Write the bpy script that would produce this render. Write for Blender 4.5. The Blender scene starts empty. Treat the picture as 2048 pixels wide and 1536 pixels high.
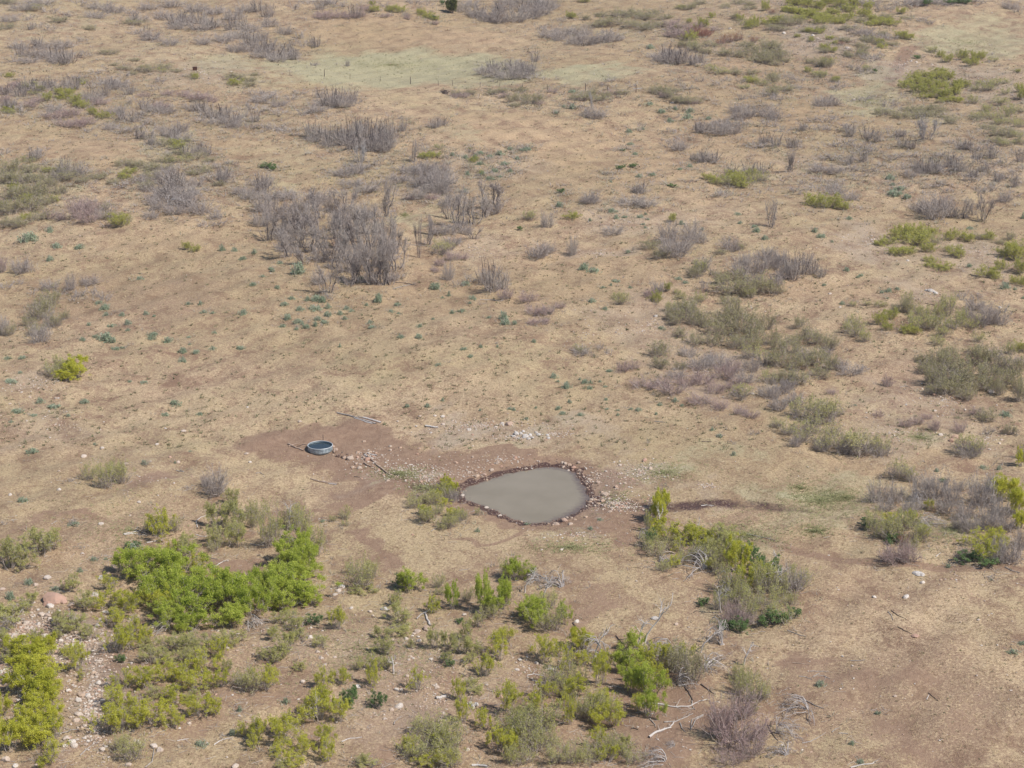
import bpy, math, random, re
import numpy as np
R = math.radians
C = bpy.context.scene.collection

# ------------------------------------------------------------------ camera, sky, sun, exposure
CAM_H, PITCH, FPX = 67.0, R(18.3), 4141.0
cam_d = bpy.data.cameras.new('camera'); cam = bpy.data.objects.new('camera', cam_d); C.objects.link(cam)
cam.location = (0, 0, CAM_H); cam.rotation_euler = (R(90)-PITCH, 0, 0)
cam_d.sensor_width = 36; cam_d.lens = 36*FPX/2048; cam_d.clip_start = 1; cam_d.clip_end = 12000
bpy.context.scene.camera = cam
SUN_EL, SUN_AZ = R(50), R(118)          # azimuth from +Y (away from the camera) clockwise: from the right, a little behind the camera
W = bpy.data.worlds.new('World'); bpy.context.scene.world = W; W.use_nodes = True
wn = W.node_tree; bg = wn.nodes['Background']
sky = wn.nodes.new('ShaderNodeTexSky'); sky.sky_type = 'NISHITA'; sky.sun_disc = False
sky.sun_elevation = SUN_EL; sky.sun_rotation = SUN_AZ; sky.dust_density = 2.0; sky.altitude = 1800
wn.links.new(sky.outputs[0], bg.inputs[0]); bg.inputs[1].default_value = 0.095
sl = bpy.data.lights.new('sun', 'SUN'); sl.energy = 4.2; sl.angle = R(.6); sl.color = (1, .94, .86)
so = bpy.data.objects.new('sun', sl); C.objects.link(so)
so.rotation_euler = (R(90)-SUN_EL, 0, math.pi-SUN_AZ)
vs = bpy.context.scene.view_settings
vs.view_transform = 'Standard'; vs.look = 'None'; vs.gamma = 1; vs.exposure = 0.17; vs.use_curve_mapping = False

# ------------------------------------------------------------------ terrain height and photo -> ground
def at0(px, py):
    xn, yn = (np.asarray(px, float)-1024)/FPX, (768-np.asarray(py, float))/FPX
    cp, sp = math.cos(PITCH), math.sin(PITCH)
    return np.stack([xn, cp+yn*sp, -sp+yn*cp], -1)
def flat(px, py, z=0.0):
    d = at0(px, py); t = (z-CAM_H)/d[..., 2]
    return d[..., 0]*t, d[..., 1]*t
POND_PX = [(925,985),(927,978),(938,972),(958,966),(985,957),(1010,949),(1042,942),(1075,936),(1105,934),(1130,937),(1150,945),(1158,957),(1168,970),(1175,985),(1179,998),(1172,1010),(1158,1021),(1135,1033),(1110,1041),(1088,1047),(1065,1047),(1035,1042),(1010,1033),(985,1020),(955,1009),(932,1001)]
WATER_Z = -0.38
def smooth_poly(pts, n=6):
    P = np.array(pts, float); out = []
    N = len(P)
    for i in range(N):
        p0, p1, p2, p3 = P[i-1], P[i], P[(i+1) % N], P[(i+2) % N]
        for k in range(n):
            t = k/n
            out.append(.5*((2*p1)+(-p0+p2)*t+(2*p0-5*p1+4*p2-p3)*t*t+(-p0+3*p1-3*p2+p3)*t**3))
    return np.array(out)
_pp = smooth_poly(POND_PX, 4)
POND = np.stack(flat(_pp[:, 0], _pp[:, 1], WATER_Z), -1)
def sdf(x, y, poly, closed=True):
    """signed distance to a polygon (negative inside), or distance to a polyline"""
    x = np.asarray(x, float); y = np.asarray(y, float)
    d = np.full(x.shape, 1e9); ins = np.zeros(x.shape, bool)
    n = len(poly)
    for i in range(n if closed else n-1):
        ax, ay = poly[i]; bx, by = poly[(i+1) % n]
        ex, ey = bx-ax, by-ay
        t = np.clip(((x-ax)*ex+(y-ay)*ey)/(ex*ex+ey*ey+1e-9), 0, 1)
        d = np.minimum(d, np.hypot(x-ax-t*ex, y-ay-t*ey))
        if closed:
            c = ((ay > y) != (by > y))
            with np.errstate(divide='ignore', invalid='ignore'):
                ins ^= c & (x < (bx-ax)*(y-ay)/(by-ay+1e-12)+ax)
    return np.where(ins, -d, d) if closed else d
def ss(a, b, x):
    t = np.clip((x-a)/(b-a), 0, 1); return t*t*(3-2*t)
def pline(pts, z=0):
    P = np.array(pts, float); return np.stack(flat(P[:, 0], P[:, 1], z), -1)
GULLY = pline([(1185,1000),(1230,1006),(1290,1016),(1340,1014),(1420,1008),(1490,1008),(1600,1018),(1720,1040)])
INFLOW = pline([(650,905),(700,925),(745,940),(800,962),(850,975),(925,985)])
TRAIL = pline([(1390,1058),(1450,1068),(1530,1082),(1620,1105),(1700,1122),(1800,1135),(1930,1145),(2060,1152)])
TRACK = pline([(1745,195),(1775,160),(1800,125),(1815,100),(1870,80)])
def hills(x, y):
    h = .55*np.sin(x/23+1.3)*np.sin(y/31+.4)+.35*np.sin(x/11.3+y/17+2)+.25*np.sin(x/7.1-y/9.3)
    far = ss(240, 420, y)
    h = h+far*(1.6*np.sin(x/39+2.1)*np.cos(y/47)+.9*np.sin(x/17-y/29+1))
    h = h+.05*np.sin(x*1.3+.7*y)*np.sin(y*1.1-x*.4)
    h = h+.10*np.sin(x/1.1+y/2.3+.6*np.sin(y/3.7))+.09*np.sin(y/1.5-x/2.9+2)+.07*np.sin(x/.83-y/1.17+np.sin(x/4.1))
    px, py = 2.5, 167
    k = np.exp(-(((x-px)/22)**2+((y-py)/30)**2)**1.5)    # level round the pond
    return h*(1-k)
def height(x, y):
    x = np.asarray(x, float); y = np.asarray(y, float)
    h = np.array(hills(x, y))
    m = (np.abs(x-5) < 60) & (np.abs(y-170) < 45)
    if np.any(m):
        xm, ym = x[m], y[m]
        d = sdf(xm, ym, POND)
        h0 = h[m]
        w = ss(3.2, .15, d)
        h1 = h0*(1-w)+w*(-.30+.05*np.sin(xm*3.1)*np.sin(ym*2.7))
        h1 = np.where(d < .35, h1-(ss(.5, -2.2, d))*.75, h1)
        g = sdf(xm, ym, GULLY, False); h1 = h1-.07*ss(1.9, .2, g)*ss(.2, 2, d)
        g = sdf(xm, ym, INFLOW, False); h1 = h1-.16*ss(1.8, .2, g)*ss(.2, 2, d)
        h[m] = h1
    return h
def ground(px, py):
    """the point of the terrain seen at photograph pixel (px, py)"""
    d = at0(px, py); z = np.zeros(np.shape(px))
    for _ in range(14):
        t = (z-CAM_H)/d[..., 2]; x = d[..., 0]*t; y = d[..., 1]*t
        z = .5*z+.5*height(x, y)
    z = height(x, y)
    return x, y, z
def scale_at(y, z=0):
    """photo pixels per metre and sine of the view's depression at ground distance y"""
    y = np.asarray(y, float); dep = y*math.cos(PITCH)+(CAM_H-z)*math.sin(PITCH)
    return FPX/dep, (CAM_H-z)/np.hypot(y, CAM_H-z)

# ------------------------------------------------------------------ materials
def mat(name):
    m = bpy.data.materials.new(name); m.use_nodes = True
    nt = m.node_tree; b = nt.nodes['Principled BSDF']; b.inputs['Roughness'].default_value = .9
    b.inputs['Specular IOR Level'].default_value = .2
    return m, nt, b
def N(nt, t, **kw):
    n = nt.nodes.new(t)
    for k, v in kw.items():
        if k in n.inputs: n.inputs[k].default_value = v
        else: setattr(n, k, v)
    return n
def noise(nt, vec, scale, detail=4, rough=.55, dist=0):
    n = N(nt, 'ShaderNodeTexNoise', Scale=scale, Detail=detail, Roughness=rough, Distortion=dist)
    nt.links.new(vec, n.inputs['Vector']); return n.outputs['Fac']
def ramp(nt, fac, stops):
    n = nt.nodes.new('ShaderNodeValToRGB'); e = n.color_ramp.elements
    while len(e) < len(stops): e.new(.5)
    for i, (p, c) in enumerate(stops):
        e[i].position = p; e[i].color = (c, c, c, 1) if isinstance(c, (int, float)) else (*c, 1)
    nt.links.new(fac, n.inputs[0]); return n.outputs[0]
def mixc(nt, fac, a, b, mode='MIX'):
    n = nt.nodes.new('ShaderNodeMix'); n.data_type = 'RGBA'; n.blend_type = mode
    for s, v in ((n.inputs[0], fac), (n.inputs[6], a), (n.inputs[7], b)):
        if isinstance(v, (int, float)): s.default_value = v
        elif isinstance(v, tuple): s.default_value = (*v, 1)
        else: nt.links.new(v, s)
    return n.outputs[2]
def mth(nt, op, a, b=None, c=None, clamp=False):
    n = nt.nodes.new('ShaderNodeMath'); n.operation = op; n.use_clamp = clamp
    for i, v in enumerate((a, b, c)):
        if v is None: continue
        if isinstance(v, (int, float)): n.inputs[i].default_value = v
        else: nt.links.new(v, n.inputs[i])
    return n.outputs[0]

def twig_material(name, cols, rough=.95):
    """bark and twigs: colour varies from plant to plant and from twig to twig"""
    m, nt, b = mat(name)
    oi = N(nt, 'ShaderNodeObjectInfo'); at_ = N(nt, 'ShaderNodeAttribute', attribute_name='tint')
    f = mth(nt, 'ADD', mth(nt, 'MULTIPLY', oi.outputs['Random'], .55), mth(nt, 'MULTIPLY', at_.outputs['Fac'], .45))
    c = ramp(nt, f, [(i/(len(cols)-1), x) for i, x in enumerate(cols)])
    nt.links.new(c, b.inputs['Base Color']); b.inputs['Roughness'].default_value = rough
    return m
def leaf_material(name, cols, trans=.35):
    m, nt, b = mat(name)
    oi = N(nt, 'ShaderNodeObjectInfo'); at_ = N(nt, 'ShaderNodeAttribute', attribute_name='tint')
    f = mth(nt, 'ADD', mth(nt, 'MULTIPLY', oi.outputs['Random'], .4), mth(nt, 'MULTIPLY', at_.outputs['Fac'], .6))
    c = ramp(nt, f, [(i/(len(cols)-1), x) for i, x in enumerate(cols)])
    nt.links.new(c, b.inputs['Base Color']); b.inputs['Roughness'].default_value = .6
    tr = N(nt, 'ShaderNodeBsdfTranslucent'); nt.links.new(c, tr.inputs[0])
    mx = N(nt, 'ShaderNodeMixShader'); mx.inputs[0].default_value = trans
    nt.links.new(b.outputs[0], mx.inputs[1]); nt.links.new(tr.outputs[0], mx.inputs[2])
    nt.links.new(mx.outputs[0], nt.nodes['Material Output'].inputs[0])
    return m
M = {}
M['lime'] = leaf_material('leaf_lime', [(.34,.37,.05), (.54,.55,.07), (.68,.66,.11), (.46,.52,.08)], .45)
M['green'] = leaf_material('leaf_green', [(.27,.34,.05), (.44,.52,.08), (.58,.63,.13), (.38,.48,.09)], .45)
M['soft'] = leaf_material('leaf_soft', [(.32,.31,.12), (.48,.48,.18), (.60,.58,.23), (.42,.43,.17)], .4)
M['deep'] = leaf_material('leaf_deep', [(.10,.17,.07), (.15,.24,.09), (.21,.31,.11), (.14,.22,.10)])
M['olive'] = leaf_material('leaf_olive', [(.33,.295,.17), (.40,.37,.20), (.46,.43,.22), (.38,.335,.21)])
M['bud'] = leaf_material('leaf_bud', [(.46,.43,.20), (.52,.50,.21), (.58,.54,.25), (.48,.45,.26)])
M['flime'] = leaf_material('leaf_far_lime', [(.34,.34,.10), (.45,.45,.12), (.54,.53,.15), (.41,.42,.13)], .4)
M['sage'] = leaf_material('leaf_sage', [(.27,.34,.22), (.36,.43,.30), (.46,.52,.38), (.30,.39,.27)], .3)
M['orange'] = leaf_material('leaf_rust', [(.36,.17,.08), (.42,.22,.09), (.33,.15,.08)])
M['juniper'] = leaf_material('leaf_juniper', [(.07,.09,.03), (.11,.12,.03), (.13,.11,.03)], .1)
M['grey'] = twig_material('twig_grey', [(.31,.26,.245), (.38,.33,.305), (.45,.40,.37), (.38,.335,.285)])
M['pale'] = twig_material('twig_pale', [(.36,.33,.33), (.47,.44,.43), (.56,.53,.50)])
M['pink'] = twig_material('twig_pink', [(.37,.26,.245), (.44,.33,.315), (.42,.33,.31)])
M['red'] = twig_material('twig_red', [(.34,.14,.10), (.38,.20,.15)])
M['brown'] = twig_material('twig_brown', [(.32,.27,.23), (.40,.345,.305), (.46,.41,.37)])
M['char'] = twig_material('bark_charred', [(.05,.04,.042), (.09,.078,.08), (.17,.15,.155)])
def stone_material(name, cols):
    m, nt, b = mat(name)
    tc = N(nt, 'ShaderNodeTexCoord').outputs['Object']; oi = N(nt, 'ShaderNodeObjectInfo')
    at_ = N(nt, 'ShaderNodeAttribute', attribute_name='tint')
    f = mth(nt, 'FRACT', mth(nt, 'ADD', oi.outputs['Random'], at_.outputs['Fac']))
    c = ramp(nt, f, [(i/(len(cols)-1), x) for i, x in enumerate(cols)])
    n = noise(nt, tc, 3.0, 5)
    c = mixc(nt, ramp(nt, n, [(.35, .1), (.70, .65)]), c, (.34,.25,.19))
    nt.links.new(c, b.inputs['Base Color'])
    bm = N(nt, 'ShaderNodeBump', Strength=.6, Distance=.03); nt.links.new(n, bm.inputs['Height']); nt.links.new(bm.outputs[0], b.inputs['Normal'])
    return m
M['stone'] = stone_material('stone_pale', [(.62,.56,.50), (.70,.66,.61), (.54,.43,.35), (.66,.57,.49), (.72,.69,.65)])
M['stone_warm'] = stone_material('stone_warm', [(.50,.36,.27), (.58,.45,.34), (.46,.27,.20), (.56,.48,.40), (.40,.30,.24)])
M['stone_wet'] = stone_material('stone_wet', [(.09,.055,.05), (.20,.13,.11), (.13,.08,.07), (.34,.27,.23)])
M['stone_red'] = stone_material('stone_red', [(.50,.30,.23), (.56,.36,.28)])
M['stone_white'] = stone_material('stone_white', [(.66,.65,.63), (.60,.585,.56)])

def ground_material():
    m, nt, b = mat('ground_earth')
    L = nt.links
    P = N(nt, 'ShaderNodeTexCoord').outputs['Object']
    a1 = N(nt, 'ShaderNodeVertexColor', layer_name='cover'); a2 = N(nt, 'ShaderNodeVertexColor', layer_name='cover2')
    s1 = N(nt, 'ShaderNodeSeparateColor'); L.new(a1.outputs[0], s1.inputs[0])
    s2 = N(nt, 'ShaderNodeSeparateColor'); L.new(a2.outputs[0], s2.inputs[0])
    bare, green, mud = s1.outputs[0], s1.outputs[1], s1.outputs[2]
    straw, stony, warm = s2.outputs[0], s2.outputs[1], s2.outputs[2]
    wp = N(nt, 'ShaderNodeMapping'); L.new(P, wp.inputs[0]); wp.inputs['Scale'].default_value = (1, .7, 1); P2 = wp.outputs[0]
    nL = noise(nt, P, .045, 4, .6); nM = noise(nt, P2, .33, 6, .66, .5); nS = noise(nt, P2, 1.5, 6, .74, .8); nF = noise(nt, P, 5.0, 4, .75, .5)
    nG = noise(nt, P, 16, 3, .75)
    # straw lying over soil
    q = mth(nt, 'ADD', mth(nt, 'MULTIPLY', nS, .50), mth(nt, 'MULTIPLY', nF, .50))
    q = mth(nt, 'ADD', q, mth(nt, 'MULTIPLY', mth(nt, 'SUBTRACT', nM, .5), .55))
    q = mth(nt, 'ADD', q, mth(nt, 'MULTIPLY', mth(nt, 'SUBTRACT', straw, bare), .06))
    st = ramp(nt, q, [(.40, 0.), (.49, .45), (.58, 1.)])
    soil = mixc(nt, ramp(nt, nM, [(.35, 0.), (.65, 1.)]), (.26,.167,.115), (.36,.243,.172))
    grass = mixc(nt, ramp(nt, nF, [(.35, 0.), (.65, 1.)]), (.39,.285,.18), (.635,.49,.32))
    grass = mixc(nt, ramp(nt, nL, [(.40, 0.), (.62, .40)]), grass, (.44,.37,.20))
    col = mixc(nt, st, soil, grass)
    nR = noise(nt, P, .016, 3, .5); col = mixc(nt, ramp(nt, nR, [(.42, 0.), (.62, .35)]), col, (.33,.25,.14))
    # dark crumbs, dung and roots
    v = N(nt, 'ShaderNodeTexVoronoi', Scale=1.9, Randomness=1.); L.new(P, v.inputs['Vector'])
    cr = mth(nt, 'MULTIPLY', ramp(nt, v.outputs['Distance'], [(.10, 1.), (.26, 0.)]), ramp(nt, nM, [(.44, 0.), (.56, .9)]))
    col = mixc(nt, mth(nt, 'MULTIPLY', cr, .6), col, (.17,.115,.085))
    fd = ramp(nt, nF, [(.34, .6), (.45, 0.)]); col = mixc(nt, fd, col, (.20,.14,.10))
    gd = ramp(nt, nG, [(.30, .38), (.46, 0.)]); col = mixc(nt, gd, col, (.20,.145,.10))
    # warm orange earth
    wf = mth(nt, 'MULTIPLY', warm, ramp(nt, nM, [(.38, .1), (.6, .62)])); col = mixc(nt, wf, col, mixc(nt, nF, (.37,.24,.145), (.56,.40,.25)))
    # bare trodden earth
    e = mth(nt, 'ADD', bare, mth(nt, 'MULTIPLY', mth(nt, 'SUBTRACT', nM, .5), 1.6)); e = mth(nt, 'ADD', e, mth(nt, 'MULTIPLY', mth(nt, 'SUBTRACT', nS, .5), 1.2)); e = mth(nt, 'SUBTRACT', e, mth(nt, 'MULTIPLY', mth(nt, 'SUBTRACT', nF, .5), 1.1))
    dirt = mixc(nt, ramp(nt, nS, [(.35, 0.), (.65, 1.)]), (.235,.15,.105), (.345,.235,.165))
    col = mixc(nt, ramp(nt, e, [(.40, 0.), (.70, .9)]), col, dirt)
    # green grass
    g = mth(nt, 'ADD', green, mth(nt, 'MULTIPLY', mth(nt, 'SUBTRACT', nM, .5), 1.0)); g = mth(nt, 'ADD', g, mth(nt, 'MULTIPLY', mth(nt, 'SUBTRACT', nS, .5), .9))
    gc = mixc(nt, ramp(nt, nF, [(.35, 0.), (.65, 1.)]), (.33,.32,.19), (.50,.475,.315))
    col = mixc(nt, ramp(nt, g, [(.30, 0.), (1.15, .72)]), col, gc)
    # pale stony ground
    sf = mth(nt, 'MULTIPLY', stony, ramp(nt, nM, [(.35, .3), (.6, 1.)])); col = mixc(nt, mth(nt, 'MULTIPLY', sf, .6), col, mixc(nt, nS, (.35,.27,.215), (.44,.37,.31)))
    # stones too small to build: pale flecks
    v2 = N(nt, 'ShaderNodeTexVoronoi', Scale=5.5, Randomness=1.); L.new(P, v2.outputs and v2.inputs['Vector'])
    vc = N(nt, 'ShaderNodeSeparateColor'); L.new(v2.outputs['Color'], vc.inputs[0])
    th = mth(nt, 'MULTIPLY', ramp(nt, v2.outputs['Distance'], [(.13, 1.), (.20, 0.)]), mth(nt, 'GREATER_THAN', mth(nt, 'ADD', vc.outputs[0], mth(nt, 'MULTIPLY', stony, .55)), .965))
    col = mixc(nt, mth(nt, 'MULTIPLY', th, .8), col, (.62,.56,.50))
    # wet mud
    w = mth(nt, 'ADD', mud, mth(nt, 'MULTIPLY', mth(nt, 'SUBTRACT', nS, .5), .8)); wf = ramp(nt, w, [(.35, 0.), (.62, 1.)])
    mc = mixc(nt, ramp(nt, nF, [(.35, 0.), (.65, 1.)]), (.06,.032,.028), (.145,.085,.066))
    col = mixc(nt, wf, col, mc)
    L.new(col, b.inputs['Base Color'])
    rg = mixc(nt, wf, (.95,.95,.95), (.45,.45,.45)); L.new(rg, b.inputs['Roughness'])
    h = mth(nt, 'ADD', mth(nt, 'MULTIPLY', nS, .6), mth(nt, 'MULTIPLY', nF, .4))
    bm = N(nt, 'ShaderNodeBump', Strength=.8, Distance=.24); L.new(h, bm.inputs['Height']); L.new(bm.outputs[0], b.inputs['Normal'])
    return m

# ------------------------------------------------------------------ mesh helpers
def new_mesh(name, V, F, mats, tint=None, smooth=False, mi=None):
    """V (n,3); F list of (m,k) index arrays, k = 3 or 4; tint per face corner source: per-face values"""
    me = bpy.data.meshes.new(name)
    F = [f for f in F if len(f)]
    nl = sum(f.size for f in F); nf = sum(len(f) for f in F)
    me.vertices.add(len(V)); me.vertices.foreach_set('co', np.asarray(V, np.float32).ravel())
    me.loops.add(nl); me.polygons.add(nf)
    me.loops.foreach_set('vertex_index', np.concatenate([f.ravel() for f in F]).astype(np.int32))
    tot = np.concatenate([np.full(len(f), f.shape[1]) for f in F]).astype(np.int32)
    me.polygons.foreach_set('loop_start', np.concatenate([[0], np.cumsum(tot)[:-1]]).astype(np.int32))
    me.polygons.foreach_set('loop_total', tot)
    me.polygons.foreach_set('use_smooth', np.full(nf, smooth))
    for m in mats: me.materials.append(m)
    if mi is not None: me.polygons.foreach_set('material_index', np.asarray(mi, np.int32))
    if tint is not None:
        a = me.attributes.new('tint', 'FLOAT', 'FACE'); a.data.foreach_set('value', np.asarray(tint, np.float32))
    me.update(calc_edges=True); return me
def link(name, me, parent=None):
    o = bpy.data.objects.new(name, me); C.objects.link(o)
    if parent: o.parent = parent
    return o
def empty(name, loc, rz=0, sc=(1, 1, 1)):
    o = bpy.data.objects.new(name, None); C.objects.link(o); o.location = loc; o.rotation_euler = (0, 0, rz); o.scale = sc
    o.empty_display_size = .2
    return o
def tag(o, label=None, cat=None, group=None, kind=None):
    for k, v in (('label', label), ('category', cat), ('group', group), ('kind', kind)):
        if v: o[k] = v
    return o
def nrm(v): return v/(np.linalg.norm(v, axis=-1, keepdims=True)+1e-9)
class Geo:
    def __init__(s): s.V = []; s.F3 = []; s.F4 = []; s.T3 = []; s.T4 = []; s.n = 0
    def add(s, V, F, t):
        F = F+s.n; s.V.append(V); s.n += len(V)
        (s.F3 if F.shape[1] == 3 else s.F4).append(F); (s.T3 if F.shape[1] == 3 else s.T4).append(t)
    def tubes(s, P, Rr, sides=3, rng=None):
        n, K, _ = P.shape
        d = nrm(P[:, -1]-P[:, 0]); a = rng.normal(size=(n, 3)); u = nrm(np.cross(d, a)); v = np.cross(d, u)
        if sides == 2: ang = np.array([0, math.pi])
        else: ang = np.arange(sides)*2*math.pi/sides
        ring = u[:, None, None]*np.cos(ang)[None, None, :, None]+v[:, None, None]*np.sin(ang)[None, None, :, None]
        V = P[:, :, None]+Rr[:, :, None, None]*ring
        base = (np.arange(n)*K*sides)[:, None, None]+(np.arange(K-1)*sides)[None, :, None]
        k = np.arange(1 if sides == 2 else sides)[None, None]; k2 = (k+1) % sides
        F = np.stack([base+k, base+k2, base+sides+k2, base+sides+k], -1).reshape(-1, 4)
        t = np.repeat(rng.random(n), len(F)//n)
        s.add(V.reshape(-1, 3), F, t)
        if sides > 2:     # far end caps
            cap = (np.arange(n)*K*sides+(K-1)*sides)[:, None]+np.arange(sides)[None]
            cap0 = (np.arange(n)*K*sides)[:, None]+np.arange(sides)[None, ::-1]
            if sides in (3, 4): s.add(np.zeros((0, 3)), np.concatenate([cap, cap0])-n*K*sides, rng.random(2*n))
    def leaves(s, P, size, rng, tint, up=.5):
        n = len(P); nn = nrm(rng.normal(size=(n, 3))+np.array([0, 0, up+.35])); u = nrm(np.cross(nn, rng.normal(size=(n, 3)))); v = np.cross(nn, u)
        sz = size*rng.uniform(.6, 1.4, (n, 1))
        V = np.stack([P-u*sz, P-v*sz*.62, P+u*sz, P+v*sz*.62], 1).reshape(-1, 3)
        s.add(V, np.arange(n*4).reshape(-1, 4), tint)
    def mesh(s, name, mats, smooth=False):
        V = np.concatenate(s.V); F = []; T = []
        if s.F3: F.append(np.concatenate(s.F3)); T.append(np.concatenate(s.T3))
        if s.F4: F.append(np.concatenate(s.F4)); T.append(np.concatenate(s.T4))
        return new_mesh(name, V, F, mats, np.concatenate(T), smooth)

# ------------------------------------------------------------------ growth
def main_stems(rng, n, K=6, rb=.3, lean=(.1, 1.), L=(.7, 1.05), wob=.05, arc=.0):
    th = rng.uniform(0, 2*math.pi, n); r0 = rb*np.sqrt(rng.random(n))
    th2 = th+rng.normal(0, .5, n)
    ln = rng.uniform(*lean, n); LL = rng.uniform(*L, n)
    t = np.linspace(0, 1, K)[None]
    hx = LL[:, None]*ln[:, None]*(t**(1.25)); hz = LL[:, None]*np.sqrt(np.maximum(.12, 1-.75*(ln[:, None]**2)))*(t-arc*t**2.2)
    P = np.stack([(r0*np.cos(th))[:, None]+np.cos(th2)[:, None]*hx, (r0*np.sin(th))[:, None]+np.sin(th2)[:, None]*hx, hz], -1)
    P[:, 1:] += np.cumsum(rng.normal(0, wob, (n, K-1, 3)), 1)*np.array([1, 1, .4])
    P[..., 2] = np.maximum(P[..., 2], -.02)
    return P
def kids(rng, P, n, L=(.2, .4), spread=.8, up=.3, wob=.03, K=4, tmin=.25, tmax=1., droop=0):
    n0, k0, _ = P.shape; i = rng.integers(0, n0, n); t = rng.uniform(tmin, tmax, n)*(k0-1); a = np.minimum(t.astype(int), k0-2); f = (t-a)[:, None]
    p = P[i, a]*(1-f)+P[i, a+1]*f; d = nrm(P[i, a+1]-P[i, a])
    d = nrm(d+spread*rng.normal(size=(n, 3))+np.array([0, 0, up]))
    s = np.linspace(0, 1, K)[None, :, None]; LL = rng.uniform(*L, n)[:, None, None]
    Q = p[:, None]+d[:, None]*LL*s; Q[..., 2] += (-droop)*(LL*s*s)[..., 0]
    Q[:, 1:] += np.cumsum(rng.normal(0, wob, (n, K-1, 3)), 1)
    Q[..., 2] = np.maximum(Q[..., 2], .0)
    return Q
def rad(P, r0, r1): return np.linspace(r0, r1, P.shape[1])[None]*np.ones((len(P), 1))
def fit(P, rm=1.):   # keep most of the plant inside unit radius
    return P
# every prototype is one unit in radius and about one unit high: list of (part name, mesh)
def leafy(seed, nm, leafmat, stemmat, dens=1., leaf=.04, twigs=260, stems=16, clump=150, per=26, sp=.06, dome=.55):
    rng = np.random.default_rng(seed)
    S = main_stems(rng, stems, 6, .35, (.05, .95), (.75, 1.0), .04)
    B = kids(rng, S, stems*5, (.25, .5), .7, .35, .03, 4, .25)
    Tw = kids(rng, B, twigs, (.12, .28), .8, .25, .02, 3, .3)
    g = Geo(); g.tubes(S, rad(S, .020, .008), 3, rng); g.tubes(B, rad(B, .010, .004), 2, rng); g.tubes(Tw, rad(Tw, .006, .003), 2, rng)
    # leaf clumps: at the shoots, over an uneven dome
    n = int(clump*dens); ends = np.concatenate([Tw[:, -1], Tw[:, 1], B[:, -1]]); w = ends[:, 2]*.7+np.hypot(ends[:, 0], ends[:, 1])*.5+.1
    w = w**1.4; c = ends[rng.choice(len(ends), n, p=w/w.sum())]
    # lobes: let some sectors swell, others stay thin
    lob = rng.normal(size=(7, 3)); lob[:, 2] = np.abs(lob[:, 2]); lob = nrm(lob)
    keep = (nrm(c)@lob.T).max(1) > rng.uniform(.35, .95, n)
    c = c[keep]
    ct = rng.random(len(c)); P = np.repeat(c, per, 0)+rng.normal(0, sp, (len(c)*per, 3))*np.array([1, 1, .7])
    tt = np.clip(np.repeat(ct, per)*.75+rng.random(len(P))*.25, 0, 1)
    P[:, 2] = np.abs(P[:, 2]-.03)+.03
    f = Geo(); f.leaves(P, leaf, rng, tt)
    return [('stems', g.mesh(nm+'_stems', [stemmat])), ('foliage', f.mesh(nm+'_foliage', [leafmat]))]
def twiggy(seed, nm, twigmat, stemmat=None, stems=46, branch=230, twigs=620, lean=(.2, 1.15), rb=.5, r=(.015, .0085, .0052), L=(.4, 1.05), dark=0, leafmat=None, nleaf=0, leaf=.03, ltop=.35, up=.3):
    rng = np.random.default_rng(seed)
    S = main_stems(rng, stems, 6, rb, lean, L, .05)
    B = kids(rng, S, branch, (.2, .45), .65, up, .035, 4, .15)
    Tw = kids(rng, B, twigs, (.12, .28), .7, up*.7, .025, 3, .2)
    g = Geo(); g.tubes(B, rad(B, r[1], r[1]*.5), 2, rng); g.tubes(Tw, rad(Tw, r[2], r[2]*.6), 2, rng)
    s = Geo(); s.tubes(S, rad(S, r[0], r[0]*.45), 3, rng)
    out = []
    if dark:
        D = main_stems(rng, dark, 5, rb*1.5, (.05, .6), (.7, 1.2), .05); s2 = Geo(); s2.tubes(D, rad(D, .024, .009), 4, rng)
        Db = kids(rng, D, dark*3, (.12, .3), .5, .3, .02, 3, .5); s2.tubes(Db, rad(Db, .014, .007), 3, rng)
        out.append(('charred_stems', s2.mesh(nm+'_charred', [M['char']])))
    out.insert(0, ('stems', s.mesh(nm+'_stems', [stemmat or twigmat])))
    out.append(('twigs', g.mesh(nm+'_twigs', [twigmat])))
    if leafmat:
        e = Tw[:, 1:].reshape(-1, 3); w = np.clip(e[:, 2]-ltop, .02, None); c = e[rng.choice(len(e), nleaf//6, p=w/w.sum())]
        P = np.repeat(c, 6, 0)+rng.normal(0, .05, (len(c)*6, 3)); P[:, 2] = np.abs(P[:, 2])
        f = Geo(); f.leaves(P, leaf, rng, np.clip(np.repeat(rng.random(len(c)), 6)*.6+rng.random(len(P))*.4, 0, 1))
        out.append(('buds' if nleaf < 1500 else 'foliage', f.mesh(nm+'_foliage', [leafmat])))
    return out
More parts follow.
